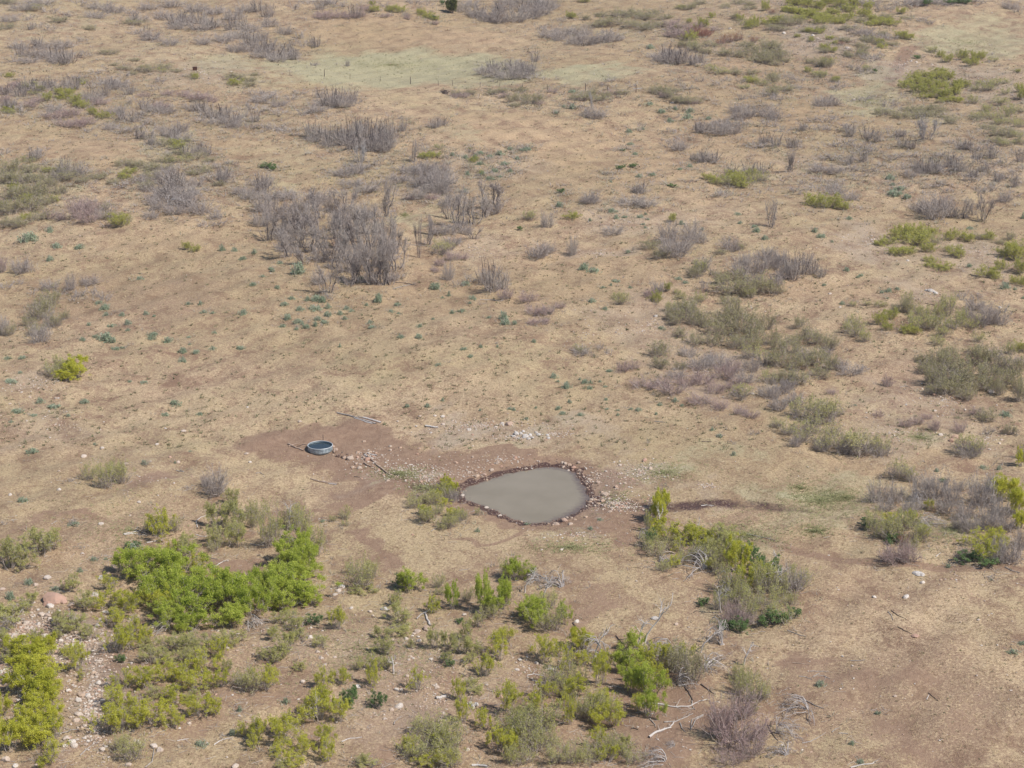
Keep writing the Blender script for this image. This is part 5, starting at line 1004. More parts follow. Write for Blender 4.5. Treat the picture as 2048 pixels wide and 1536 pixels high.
RK = {'stone': ('pale rounded stone', '''95,1157,14; 202,1157,13; 5,1180,11; 72,1170,9; 192,1190,18; 100,1213,15; 145,1210,20; 212,1225,17; 83,1230,14; 95,1233,15; 52,1247,13; 76,1250,10; 199,1241,9; 195,1252,10; 28,1270,9; 47,1270,9; 80,1286,20; 90,1272,12; 145,1293,12; 148,1285,10; 122,1282,9; 133,1290,8; 198,1324,12; 187,1345,9; 162,1392,8; 157,1402,13; 175,1392,11; 158,1430,15; 152,1442,13; 133,1477,17; 144,1484,14; 148,1492,14; 130,1492,11; 204,1499,12; 12,1520,15; 30,1533,14; 277,1485,11; 308,1493,14; 320,1501,13; 256,1530,12; 470,1534,15; 378,1447,8; 197,1367,12; 213,1369,10; 205,1401,8; 137,1382,11; 10,1360,11; 2,1345,9; 18,1375,9; 270,1482,8; 260,1240,8; 286,1282,9; 178,1205,9; 682,1176,12; 677,1182,10; 670,1190,9; 662,1178,5; 740,1224,8; 702,1217,8; 746,1232,6; 620,1276,11; 606,1364,10; 635,1305,10; 642,1317,10; 670,1315,7; 650,1330,8; 622,1256,6; 645,1262,5; 634,1354,6; 835,1264,12; 853,1260,12; 812,1278,9; 838,1282,9; 827,1268,8; 818,1255,6; 836,1274,7; 825,1272,6; 793,1380,9; 802,1380,7; 815,1353,9; 874,1375,10; 715,1374,16; 820,1314,8; 817,1320,7; 826,1317,6; 862,1319,9; 928,1323,12; 929,1230,9; 973,1370,8; 748,1427,6; 798,1413,18; 783,1420,10; 770,1439,9; 768,1430,5; 557,1522,10; 935,1500,9; 872,1408,7; 888,1427,7; 597,1399,6; 872,1370,7; 867,1371,6; 1040,1320,8; 1026,1316,6; 1046,1334,6; 1073,1327,8; 1034,1340,9; 1153,1244,10; 1352,1249,8; 1228,1317,8; 1845,1166,9; 1813,1195,13; 1748,1195,8; 1790,1393,7; 1957,1240,6; 1977,1231,4; 1733,836,7; 1744,867,7; 1881,870,8; 1870,822,6; 1981,785,12; 1930,820,6; 1999,888,6; 1979,899,6; 1840,797,5; 1812,810,5; 1603,797,7; 1312,633,8; 1345,618,7; 1232,665,5; 1372,768,5; 1470,776,5; 1505,788,7; 1660,588,6; 1680,615,5; 1860,470,5; 1815,522,6; 1700,190,5; 1708,200,6; 1568,67,7; 1625,72,7; 1636,78,6; 1695,97,7; 1460,58,6; 1822,123,5; 1833,125,5; 1864,130,6; 20,808,6; 60,795,6; 112,797,6; 43,785,5; 205,897,9; 168,914,11; 252,928,8; 118,980,8; 20,990,8; 278,1005,7; 202,1049,10; 118,943,6; 493,908,8; 500,925,6; 495,815,5; 314,889,7; 367,863,10; 356,925,8; 165,1108,8; 2003,880,6; 600,844,8; 885,834,8; 870,832,6; 886,849,7; 832,853,6; 840,833,6; 938,860,8; 992,855,7; 1005,848,8; 795,843,5; 905,842,5; 1240,931,8; 1228,925,5; 1250,967,6; 1300,938,10; 1290,958,6; 1241,968,5; 1258,975,5; 1263,976,5; 1275,950,5; 1212,943,5; 1295,1055,6; 1123,1100,6; 1121,1070,5; 1083,1100,5; 1288,1020,6; 862,866,5'''),
 'stone_warm': ('tan stone', '''215,1148,9; 55,1283,14; 48,1276,10; 187,1347,11; 2,1380,11; 162,1390,20; 230,1135,20; 1100,1336,15; 1053,1311,7; 853,1258,15; 700,918,13; 688,916,9; 672,900,9; 664,894,10; 735,920,12; 715,905,8; 728,916,8; 704,912,6; 719,937,9; 706,935,8; 745,914,7; 752,906,6; 740,905,7; 728,884,7; 781,893,7; 800,896,7; 866,897,8; 838,898,6; 781,901,7; 834,909,6; 782,950,7; 795,955,6; 842,964,7; 869,963,6; 850,945,6; 760,948,6; 775,962,8; 712,928,6; 1018,849,16; 1000,850,6; 1289,922,9; 1210,990,13; 1204,985,8; 1128,1042,13; 1112,1049,11; 1141,1049,9; 1134,1036,7; 1150,1040,6; 1220,1024,8; 1172,1035,8; 1232,975,9; 1195,966,9; 995,927,9; 1003,933,6; 953,953,10; 968,950,9; 983,941,9; 951,942,7; 1130,928,9; 1139,931,9; 1147,936,9; 1125,926,7; 1031,916,9; 1028,920,6; 1158,926,7; 1160,941,7; 1155,948,6; 1910,875,20; 1903,882,12; 1775,912,6; 1868,790,8; 1835,908,5; 1235,978,5; 912,926,7; 945,915,5; 960,946,5; 850,930,5; 815,918,5; 1205,1003,9; 1210,1012,8; 1222,1008,7; 1233,1012,7; 1196,1008,7; 1180,1005,8; 1190,1000,7; 1245,1014,7; 1252,1008,6; 1190,1012,6; 1240,1022,6; 1225,1018,6; 1218,998,6'''),
 'stone_red': ('pinkish sandstone', '110,1201,44; 96,1208,20; 128,1204,18; 1290,920,8; 1265,958,6; 715,915,6; 1100,1170,6; 825,1070,5; 340,915,6; 1830,1272,20; 1000,1395,14; 975,1302,16; 630,1375,10; 945,870,5; 758,940,6; 768,951,6'),
 'stone_white': ('bright white stone', '770,1219,20; 682,1175,14; 1310,1238,16; 1101,1338,17; 1835,1148,22; 1844,1151,10; 1853,582,8; 1863,583,14; 1870,588,10; 2000,615,6; 1033,869,12; 1027,873,9; 1050,874,14; 1042,868,8; 1060,871,10; 1065,876,8; 1057,878,7; 1077,870,8; 1097,877,8; 1095,871,6; 1038,877,6; 1047,864,7; 1072,866,6; 331,857,5; 1345,206,6'),
}
for kind, (desc, txt) in RK.items():
    for e in txt.split(';'):
        x, y, w = map(float, e.split(','))
        put_rock(kind, x, y, w*(1.22 if w < 16 else 1.05), desc, .55 if w > 16 else 1., name={'stone': 'pale_stone', 'stone_warm': 'tan_stone', 'stone_red': 'sandstone_rock', 'stone_white': 'white_rock'}[kind])
# stones along the waterline
wl = smooth_poly(POND_PX, 6); n_ = 0
for k in range(0, len(wl), 2):
    if math.sin(k*.37)+rng.normal(0, .7) < 0: continue
    x, y = wl[k]+nrm(wl[k]-wl.mean(0))*rng.normal(1.5, 4.5)*np.array([1, .6])+rng.normal(0, 1.5, 2)
    kd = rng.choice(['stone_wet', 'stone_warm', 'stone'], p=[.45, .4, .15]); dsc = {'stone_wet': 'dark wet stone', 'stone_warm': 'tan stone', 'stone': 'pale rounded stone'}[kd]
    put_rock(kd, x, y, 3.5+6.5*rng.random()**1.6, dsc, 1., name='shore_stone', grp='stones along the pond shore')
# small stones nobody could count
def scatter_stones(name, label, material, pts, size, seed):
    V0, F0, r = rock_proto(seed); n = len(pts); g = Geo()
    sq = r.uniform(.5, 1, (n, 3))*np.array([1.1, 1, .6]); th = r.uniform(0, 6.28, n); jit = 1+.14*r.normal(size=(n, 12, 1))
    v = V0[None]*jit*sq[:, None]*size[:, None, None]; c_, s_ = np.cos(th)[:, None], np.sin(th)[:, None]
    v = np.stack([v[..., 0]*c_-v[..., 1]*s_, v[..., 0]*s_+v[..., 1]*c_, v[..., 2]], -1)+pts[:, None]
    F = (F0[None]+(np.arange(n)*12)[:, None, None]).reshape(-1, 3); g.add(v.reshape(-1, 3), F, np.repeat(r.random(n), 20))
    tag(link(name, g.mesh(name, [M[material]])), label, kind='stuff')
def in_ellipse(cx, cy, rx, ry, n):
    a = rng.uniform(0, 6.28, n); q = np.abs(rng.normal(0, .55, n)); return cx+rx*q*np.cos(a), cy+ry*q*np.sin(a)
PB = '''130,1310,130,95,800; 190,1420,50,110,750; 40,1380,30,110,220; 60,1250,60,40,200; 150,1290,90,50,260; 30,1270,70,50,120; 10,1340,30,60,120; 70,770,90,34,160; 110,850,120,40,110; 1745,480,60,30,170; 1960,505,80,30,200; 1970,165,80,40,220; 1630,85,70,28,200; 1800,130,70,24,150; 870,370,60,26,90; 1000,335,110,26,130; 960,852,140,20,320; 1110,868,90,16,120; 1280,945,90,34,330; 1420,972,40,8,50; 1300,650,110,60,170; 1410,745,130,60,220; 1890,800,100,60,260; 830,1350,190,110,230; 600,1270,140,50,90; 1260,445,110,30,130; 1200,508,70,10,100; 1790,865,150,50,230; 1990,340,70,50,60; 1850,590,50,30,60; 800,940,110,28,420; 740,915,50,18,160; 1230,1005,70,20,320; 1180,960,60,40,120; 950,500,50,26,60; 1640,320,70,16,80; 400,145,90,26,110; 1970,880,70,34,100; 1060,1340,60,50,60; 880,1400,90,40,80; 1000,920,90,20,140; 1470,600,120,40,60; 1480,200,120,40,60; 1180,660,60,60,70; 1030,875,60,10,120; 300,960,200,60,90; 1150,1070,140,26,110; 1920,1160,100,30,30; 850,955,60,26,260; 940,945,60,20,90; 1250,1015,50,12,160'''
bxs, bys = [], []
for e in PB.replace('\n', ' ').split(';'):
    cx, cy, rx, ry, n = map(float, e.split(',')); a, b_ = in_ellipse(cx, cy, rx, ry, int(n*1.5)); bxs.append(a); bys.append(b_)
bxs.append(rng.uniform(-40, 2088, 1500)); bys.append(768+768*np.sqrt(rng.random(1500))*rng.choice([-1, 1], 1500)*.98)
bxs = np.concatenate(bxs); bys = np.clip(np.concatenate(bys), 5, 1560)
X_, Y_, Z_ = ground(bxs, bys); d_ = np.full(len(X_), 50.); q = np.abs(X_-3) < 40; d_[q] = sdf(X_[q], Y_[q], POND)
ok = d_ > .1; X_, Y_, Z_ = X_[ok], Y_[ok], Z_[ok]; sz = (.04+.10*rng.random(len(X_))**2.)*(1+ss(200, 450, Y_)*.9); sz *= 1+.35*((X_ < -18) & (Y_ < 150))
half = rng.random(len(X_)) < .55; pt = np.stack([X_, Y_, Z_+sz*.2], -1)
scatter_stones('pale_pebbles', 'small pale stones strewn over the ground', 'stone', pt[half], sz[half], 3)
scatter_stones('tan_pebbles', 'small tan and reddish stones strewn over the ground', 'stone_warm', pt[~half], sz[~half], 4)
a = rng.integers(0, len(_pp), 900); P0 = POND[a % len(POND)]+nrm(POND[a % len(POND)]-cen)*rng.normal(.32, .42, (900, 1))+rng.normal(0, .12, (900, 2))
scatter_stones('wet_pebbles', 'dark wet stones and hoof churned mud clods round the pond', 'stone_wet', np.stack([P0[:, 0], P0[:, 1], height(P0[:, 0], P0[:, 1])+.02], -1), rng.uniform(.04, .13, 900), 5)
gp = np.concatenate([GULLY[:6].repeat(90, 0)]); gp = gp[:-90]+(gp[90:]-gp[:-90])*rng.random((len(gp)-90, 1))+rng.normal(0, .8, (len(gp)-90, 2))
scatter_stones('mud_clods', 'dark trampled mud clods along the wet channel', 'stone_wet', np.stack([gp[:, 0], gp[:, 1], height(gp[:, 0], gp[:, 1])], -1), rng.uniform(.03, .11, len(gp)), 6)

# ------------------------------------------------------------------ low growth nobody could count
def tufts(name, label, material, n, pyr, blades, hgt, wid, lean, seed, avoid=True, weight=None, pts=None):
    r = np.random.default_rng(seed)
    if pts is None:
        x = r.uniform(-60, 2108, n); y = pyr[0]+(pyr[1]-pyr[0])*r.random(n)
    else: x, y = pts
    gx1, gy1, gz1 = ground(x, y); keep = np.ones(len(gx1), bool)
    dd = np.full(len(gx1), 50.); q = (np.abs(gx1-3) < 40) & (np.abs(gy1-168) < 30); dd[q] = sdf(gx1[q], gy1[q], POND); keep &= dd > 1.0
    if avoid: keep &= r.random(len(gx1)) > 1.15*cover(gx1, gy1, 'bare')
    p = np.stack([gx1, gy1, gz1], -1)[keep]; n = len(p); sc = r.uniform(.6, 1.5, n)
    B = np.repeat(p, blades, 0); s = np.repeat(sc, blades)[:, None]; m_ = len(B); th = r.uniform(0, 6.28, m_); rr = r.random(m_)[:, None]*lean*s
    dirh = np.stack([np.cos(th), np.sin(th), np.zeros(m_)], -1); base = B+dirh*rr*.35*hgt/.15
    side = np.stack([-np.sin(th), np.cos(th), np.zeros(m_)], -1)*wid*s
    tip = base+dirh*hgt*lean*3*s*r.uniform(.4, 1.3, (m_, 1))+np.array([0, 0, 1])*hgt*s*r.uniform(.5, 1.1, (m_, 1))
    V = np.stack([base-side, base+side, tip], 1).reshape(-1, 3); g = Geo(); g.add(V, np.arange(m_*3).reshape(-1, 3), np.clip(np.repeat(r.random(n), blades)*.7+r.random(m_)*.3, 0, 1))
    tag(link(name, g.mesh(name, [material])), label, kind='stuff')
straw = leaf_material('dry_straw', [(.32,.22,.12), (.46,.35,.20), (.60,.48,.30), (.38,.31,.16)], .2)
forb = leaf_material('low_forbs', [(.12,.09,.06), (.17,.14,.08), (.15,.16,.08), (.20,.19,.10)], .15)
gr = leaf_material('short_grass', [(.27,.27,.13), (.36,.36,.18), (.43,.40,.22)], .2)
tufts('dry_grass', 'dry straw coloured grass', straw, 52000, (560, 1560), 4, .085, .014, .55, 21)
tufts('far_dry_grass', 'dry bunch grass on the far slope', straw, 12000, (10, 600), 4, .16, .03, .5, 22)
tufts('low_forbs', 'small dark brown weeds dotted over the slope', forb, 9500, (60, 900), 7, .15, .035, .42, 23)
tufts('near_forbs', 'small dark weeds in the near grass', forb, 2600, (850, 1560), 7, .07, .02, .45, 24)
gpx, gpy = [], []
for cx, cy, rx, ry, n in ((1330,945,90,28,600),(1600,975,30,12,160),(800,948,70,16,900),(1640,1000,150,60,1800),(1500,1070,120,40,900),(1140,1095,120,22,600),(1480,1240,50,30,500),(850,975,50,14,400),(1630,1062,50,16,400),(1690,995,60,20,400),(1230,1000,80,30,300),(780,130,200,24,1800),(1740,200,80,30,900),(1940,85,110,30,900),(1840,875,60,18,400),(1900,1060,140,70,900),(810,430,20,10,200),(260,1060,250,120,900),(750,1300,400,120,1500)):
    a, b_ = in_ellipse(cx, cy, rx, ry, n); gpx.append(a); gpy.append(b_)
tufts('green_grass', 'patches of short green grass', gr, 0, None, 5, .10, .018, .5, 25, False, pts=(np.concatenate(gpx), np.clip(np.concatenate(gpy), 5, 1560)))

scr = leaf_material('low_scrub', [(.27,.225,.20), (.34,.29,.25), (.36,.33,.22), (.30,.24,.21)], .1)
sel = rng.choice(len(E), 15000, p=(E[:, 2]*np.where(E[:, 1] < 700, 1., .25)/(E[:, 2]*np.where(E[:, 1] < 700, 1., .25)).sum()))
tufts('low_scrub', 'low grey brown twigs and weeds growing between the shrubs', scr, 0, None, 7, .24, .022, .55, 31, False, pts=(E[sel, 0]+rng.normal(0, .75, 15000)*E[sel, 2], np.clip(E[sel, 1]-4+rng.normal(0, .5, 15000)*E[sel, 3], 4, 1560)))
fs_ = rng.choice(np.where(E[:, 1] < 430)[0], 21000); fsc = leaf_material('far_scrub', [(.31,.26,.235), (.38,.33,.305), (.35,.33,.22), (.30,.28,.18), (.40,.345,.325)], .1)
tufts('far_low_scrub', 'low olive and grey scrub covering the far slope', fsc, 0, None, 8, .36, .035, .6, 33, False, pts=(E[fs_, 0]+rng.normal(0, 1.1, 21000)*E[fs_, 2], np.clip(E[fs_, 1]-3+rng.normal(0, .75, 21000)*E[fs_, 3], 3, 520)))
fsel = rng.choice(np.where(E[:, 1] > 950)[0], 4200); lx, ly = E[fsel, 0]+rng.normal(0, .8, 4200)*E[fsel, 2], np.clip(E[fsel, 1]-6+rng.normal(0, .5, 4200)*E[fsel, 3], 900, 1580)
lx, ly, lz = ground(lx, ly); th = rng.uniform(0, 6.28, 4200); ll = rng.uniform(.1, .45, 4200); t_ = np.linspace(-1, 1, 3)
Lp = np.stack([lx[:, None]+(np.cos(th)*ll)[:, None]*t_, ly[:, None]+(np.sin(th)*ll)[:, None]*t_, lz[:, None]+.02+rng.uniform(0, .06, (4200, 3))], -1); g = Geo(); g.tubes(Lp, np.full((4200, 3), .009), 3, rng)
tag(link('twig_litter', g.mesh('twig_litter', [M['pale']])), 'small dead twigs littering the ground under the near shrubs', kind='stuff')

# ------------------------------------------------------------------ timber
WOOD = {}
def wood(name, cols):
    m, nt, b = mat(name); P = N(nt, 'ShaderNodeTexCoord').outputs['Object']
    w = noise(nt, P, 7, 4, .7, .5); c = ramp(nt, w, [(.3, cols[0]), (.5, cols[1]), (.7, cols[2])]); nt.links.new(c, b.inputs['Base Color'])
    WOOD[name] = m
wood('grey_wood', [(.20,.17,.155), (.36,.325,.30), (.50,.47,.44)]); wood('tan_wood', [(.24,.165,.12), (.40,.30,.235), (.52,.42,.34)])
wood('pale_wood', [(.42,.38,.36), (.56,.52,.49), (.66,.62,.58)]); wood('dark_wood', [(.06,.045,.04), (.11,.085,.075), (.18,.145,.13)])
def limb(name, pts, r0, r1, wd, desc, cat, grp=None, lifts=None, parent=None, twigs=0):
    P = np.array(pts, float)
    if len(P) < 3: P = np.stack([P[0], P[0]*.5+P[1]*.5+rng.normal(0, .5, 2), P[1]])
    gx1, gy1, gz1 = ground(P[:, 0], P[:, 1]); s, sn = scale_at(float(gy1.mean()))
    z = gz1+r0*.7
    if lifts is not None: lf = np.interp(np.linspace(0, 1, len(P)), np.linspace(0, 1, len(lifts)), lifts); gx1, gy1 = gx1, gy1-lf*math.sqrt(1-sn*sn)/sn; z = height(gx1, gy1)+r0*.7+lf
    Q = np.stack([gx1, gy1, z], -1); org = Q[0].copy()
    # resample smoothly
    t = np.linspace(0, len(Q)-1, 4*(len(Q)-1)+1); Q = np.stack([np.interp(t, np.arange(len(Q)), Q[:, c]) for c in range(3)], -1)
    Q[1:-1] += rng.normal(0, r0*.35, Q[1:-1].shape)*np.array([1, 1, .4]); Q -= org
    g = Geo(); g.tubes(Q[None], np.linspace(r0, r1, len(Q))[None], 6, rng)
    if twigs:
        B = kids(rng, Q[None], twigs, (.3*s/25, 1.0*s/25), .6, .05, .04, 4, .35); B[..., 2] = np.maximum(B[..., 2], -.02); h = Geo(); h.tubes(B, rad(B, r1*.8, r1*.3), 3, rng)
    me = g.mesh(name, [WOOD[wd]], True); me.update()
    if twigs:
        e = empty(name, tuple(org)); link('limb', me, e); link('twigs', h.mesh(name+'_twigs', [WOOD[wd]]), e); o = e
    else: o = link(name, me); o.location = tuple(org)
    describe(o, desc, cat, grp, float(np.mean(P[:, 0])), float(np.mean(P[:, 1])), float(np.ptp(P[:, 0]))+5)
    return o
LB = '''pale_wood|.075|.03|5|1306,1408 1330,1411 1350,1415 1378,1414 1400,1403 1416,1400
pale_wood|.10|.04|4|1298,1476 1312,1466 1340,1456 1348,1446
grey_wood|.06|.03|3|1328,1445 1352,1444 1374,1434 1386,1428
dark_wood|.06|.03|2|1367,1369 1376,1384 1386,1402
dark_wood|.06|.02|2|1402,1369 1416,1380 1431,1390
grey_wood|.05|.03|0|1406,1432 1392,1439 1381,1461
grey_wood|.045|.02|2|1384,1402 1384,1412 1390,1420
grey_wood|.05|.02|0|1406,1430 1384,1440 1381,1461
grey_wood|.05|.02|2|1360,1447 1364,1458 1372,1465
grey_wood|.05|.02|0|1300,1438 1309,1448 1311,1455
dark_wood|.06|.03|0|1262,1458 1268,1457 1276,1460
dark_wood|.055|.03|2|1232,1272 1238,1280 1248,1290
dark_wood|.06|.03|2|1146,1246 1152,1255 1159,1262
grey_wood|.06|.03|2|1216,1376 1228,1373 1243,1376
pale_wood|.05|.02|2|1054,1352 1068,1349 1092,1354
pale_wood|.05|.02|2|1064,1361 1078,1364 1094,1366
pale_wood|.04|.02|2|1066,1371 1080,1367 1098,1368
grey_wood|.06|.03|0|107,1468 128,1467 142,1461 158,1460
grey_wood|.045|.02|3|160,1512 172,1500 188,1488 200,1484
grey_wood|.04|.02|2|176,1486 186,1480 194,1482
grey_wood|.045|.02|2|290,1536 304,1524 308,1500 302,1490
pale_wood|.05|.02|0|428,1491 440,1482 452,1478 464,1476
pale_wood|.04|.02|0|354,1482 366,1480 378,1478
pale_wood|.05|.025|0|683,1484 700,1478 724,1475
pale_wood|.05|.02|0|541,1506 550,1500 560,1490
grey_wood|.045|.02|2|788,1450 790,1443 796,1439
pale_wood|.05|.02|0|815,1456 822,1456 830,1458
pale_wood|.06|.02|5|247,1069 262,1066 280,1062 300,1060
pale_wood|.05|.02|3|249,1070 266,1068 284,1070 296,1072
pale_wood|.05|.02|2|294,1086 310,1083 326,1081
grey_wood|.05|.02|2|316,1106 330,1101 344,1104 352,1108
pale_wood|.05|.03|0|395,1056 392,1043 402,1035 418,1030
pale_wood|.05|.02|2|392,1070 402,1073 414,1074
pale_wood|.06|.03|2|419,1137 432,1132 442,1126 452,1122
pale_wood|.05|.02|0|500,1088 512,1091 526,1090
grey_wood|.04|.02|0|412,1112 424,1117 435,1119
tan_wood|.06|.03|0|0,1090 6,1094 10,1098
pale_wood|.05|.03|3|1701,1536 1722,1530 1744,1528 1756,1521
grey_wood|.045|.02|0|1604,1487 1620,1484 1636,1476 1651,1466
grey_wood|.04|.02|0|1664,1465 1672,1458 1680,1456
pale_wood|.035|.02|0|1678,1467 1688,1467 1696,1468
grey_wood|.04|.02|0|1776,1224 1782,1230 1786,1241
dark_wood|.035|.02|0|1782,1221 1796,1231 1813,1239
dark_wood|.035|.02|0|1795,1254 1808,1261 1824,1268
grey_wood|.04|.02|2|1598,1353 1610,1354 1624,1360
grey_wood|.04|.02|0|1626,1354 1634,1350 1640,1346
grey_wood|.035|.02|0|1632,1350 1646,1352 1660,1358
tan_wood|.04|.03|0|1584,1326 1602,1328 1620,1330
grey_wood|.035|.02|0|1700,1322 1716,1322 1730,1320
grey_wood|.04|.02|2|1620,1343 1636,1343 1652,1345
grey_wood|.05|.02|3|1584,1394 1612,1402 1632,1412 1648,1418
dark_wood|.05|.02|0|1535,1450 1545,1470 1556,1482
tan_wood|.04|.02|0|1538,1504 1534,1512 1546,1516
grey_wood|.04|.02|0|1575,1261 1592,1268 1612,1274
pale_wood|.035|.02|0|1853,1400 1856,1394 1858,1390
dark_wood|.035|.02|0|1856,1386 1866,1394 1876,1402
grey_wood|.04|.02|0|862,1063 870,1058 878,1054
grey_wood|.05|.02|0|512,947 520,946 528,950
dark_wood|.05|.02|0|708,954 714,954 720,955
grey_wood|.035|.02|0|918,1141 930,1140 940,1138
pale_wood|.045|.02|0|1121,1100 1126,1098 1130,1096
pale_wood|.05|.03|2|1402,1012 1414,1011 1428,1012
grey_wood|.04|.03|0|1309,843 1320,844 1330,845
dark_wood|.04|.03|0|1403,883 1412,884 1423,884
grey_wood|.045|.02|4|1050,1150 1068,1153 1086,1158 1100,1164
grey_wood|.06|.03|3|1060,1140 1072,1148 1084,1155 1096,1160
grey_wood|.045|.02|2|1492,1068 1520,1074 1546,1080 1550,1082
grey_wood|.05|.02|2|352,942 368,944 360,941
grey_wood|.05|.03|2|960,600 980,600 1000,603 1010,599
dark_wood|.05|.03|3|790,565 804,566 818,568 832,571
grey_wood|.06|.03|3|786,578 802,574 820,570 834,571
grey_wood|.05|.03|2|812,488 830,490 848,492 860,494
dark_wood|.04|.02|2|1850,607 1864,609 1874,613
pale_wood|.05|.02|0|1872,1114 1876,1110 1882,1106
grey_wood|.05|.02|3|1800,775 1812,772 1824,778
grey_wood|.05|.02|3|2010,1135 2024,1142 2040,1146'''
for line in LB.splitlines():
    wd, r0, r1, tw, pts = line.split('|'); wd_ = {'pale_wood': 'bleached', 'grey_wood': 'grey', 'dark_wood': 'dark', 'tan_wood': 'tan'}[wd]
    limb('fallen_branch', [tuple(map(float, p.split(','))) for p in pts.split()], float(r0), float(r1), wd, f'{wd_} fallen branch', 'branch', 'fallen branches on the ground', twigs=int(tw))
# poles and boards round the tank
limb('weathered_pole', [(674,826),(700,832),(725,840),(752,848)], .07, .09, 'grey_wood', 'long dark tipped pole', 'pole')
limb('weathered_pole', [(726,836),(744,841),(762,846)], .09, .10, 'pale_wood', 'thick pale end pole', 'pole')
limb('weathered_pole', [(708,836),(728,843),(745,848)], .05, .07, 'pale_wood', 'short pale front pole', 'pole')
limb('weathered_pole', [(716,834),(734,838),(750,842)], .05, .06, 'grey_wood', 'thin grey crossing pole', 'pole')
limb('weathered_log', [(851,853),(864,855),(876,856)], .11, .08, 'pale_wood', 'short bleached log left of the white rocks', 'log')
limb('long_pole', [(729,908),(742,920),(758,934),(776,948)], .10, .075, 'tan_wood', 'long grey pole slanting towards the pond', 'pole')
limb('long_pole', [(750,928),(760,936),(770,944)], .06, .05, 'dark_wood', 'short dark stick by the slanting pole', 'pole')
limb('short_board', [(735,907),(744,910),(754,912)], .08, .05, 'pale_wood', 'short pale crossing board', 'board')
limb('short_board', [(728,927),(735,931),(741,934)], .08, .06, 'tan_wood', 'short tan board among stones', 'board')
limb('short_board', [(729,911),(734,914),(741,917)], .09, .07, 'pale_wood', 'thick pale board end', 'board')
limb('split_log', [(621,958),(636,963),(652,966),(676,969)], .07, .10, 'tan_wood', 'split brown log lying alone in front of the tank', 'log')
limb('split_log', [(645,963),(660,968),(673,970)], .05, .05, 'pale_wood', 'pale splinter beside the split brown log', 'log')
limb('old_board', [(576,889),(590,895),(607,902)], .10, .07, 'tan_wood', 'weathered board pointing at the tank from the left', 'board')
limb('old_board', [(577,893),(588,890),(600,887)], .07, .05, 'tan_wood', 'second weathered board crossing left of the tank', 'board')
limb('bent_branch', [(594,893),(602,891),(608,887),(616,890)], .04, .03, 'dark_wood', 'dark bent branch leaning between boards and tank', 'branch', lifts=[.05, .25, .35, .1])
limb('short_post', [(668,906),(669,901),(670,896)], .06, .05, 'tan_wood', 'short leaning stake among the rocks right of the tank', 'stake', lifts=[0, .1, .25])
limb('driftwood', [(863,1210),(858,1222),(851,1226),(854,1238),(861,1252)], .07, .09, 'pale_wood', 'twisted pale upright piece of the forked driftwood', 'driftwood')
limb('driftwood', [(833,1239),(842,1230),(851,1224)], .06, .06, 'grey_wood', 'left fork of the twisted driftwood', 'driftwood')
limb('white_log', [(872,1398),(882,1396),(892,1394)], .12, .11, 'pale_wood', 'short thick white log left of the white rubble heap', 'log')
limb('white_log', [(944,1532),(958,1532),(975,1535)], .09, .08, 'pale_wood', 'white log lying across the bottom edge', 'log')
# standing snags
def snag(x, y, h_px, desc, lean=0., seed=0, nb=5):
    gx1, gy1, gz1 = map(float, ground(x, y)); s, sn = scale_at(gy1); H = h_px/s/math.sqrt(1-sn*sn); r = np.random.default_rng(seed)
    t = np.linspace(0, 1, 7); Q = np.stack([lean*H*t**1.5, 0*t, H*t], -1); Q[1:] += np.cumsum(r.normal(0, .035*H, (6, 3)), 0)*np.array([1, 1, .2])
    e = empty('standing_snag', (gx1, gy1, gz1)); a = Geo(); a.tubes(Q[None], np.linspace(.075, .03, 7)[None], 6, rng)
    B = kids(r, Q[None], nb, (.25*H, .55*H), .7, .2, .03*H, 5, .45); T = kids(r, B, nb*5, (.1*H, .25*H), .6, .1, .02, 3, .3)
    h = Geo(); h.tubes(B, rad(B, .032, .015), 4, rng); h.tubes(T, rad(T, .014, .007), 3, rng)
    link('trunk', a.mesh('snag_trunk', [WOOD['pale_wood']], True), e); link('branches', h.mesh('snag_branches', [WOOD['pale_wood']]), e)
    describe(e, desc, 'dead tree', None, x, y-h_px/2, 20)
for k, a in enumerate([(583,1060,48,'pale leafless snag with crooked top',-.05), (583,1110,30,'short pale snag',.05), (1442,1226,58,'pale forked snag',-.05), (1286,1302,82,'tall pale curved snag',.35), (1185,1330,60,'pale arching snag',.4), (1402,1305,50,'pale slanting snag',.9), (1085,1205,50,'pale branching snag',.3), (1550,1185,50,'pale drooping snag',.2), (1275,1290,45,'thin pale whip snag',.1), (1487,1330,40,'thin leaning snag',.3), (787,1345,30,'thin upright stick',0), (1320,1060,40,'grey stem beside lime column',-.1), (1050,1185,40,'grey crooked snag',.5), (1395,1068,24,'dark thin snag',.1), (1550,1135,26,'thin dark stick',.1)]):
    snag(*a, seed=60+k)

# ------------------------------------------------------------------ white rubble heap, of separate blocks
gx1, gy1, gz1 = map(float, ground(945, 1412)); e = empty('rubble_heap', (gx1, gy1, gz1))
describe(e, 'heap of broken white blocks', 'rubble', None, 945, 1380, 25)
for k in range(16):
    o = link('block', ROCKS['stone_white'][k % 6], e); a = rng.uniform(0, 6.28); q = rng.random()**.5*.42
    o.location = (math.cos(a)*q, math.sin(a)*q*1.1, .05+.10*(1-q/.45)); s = rng.uniform(.07, .15); o.scale = (s*1.3, s, s*1.2); o.rotation_euler = tuple(rng.uniform(0, 3, 3))
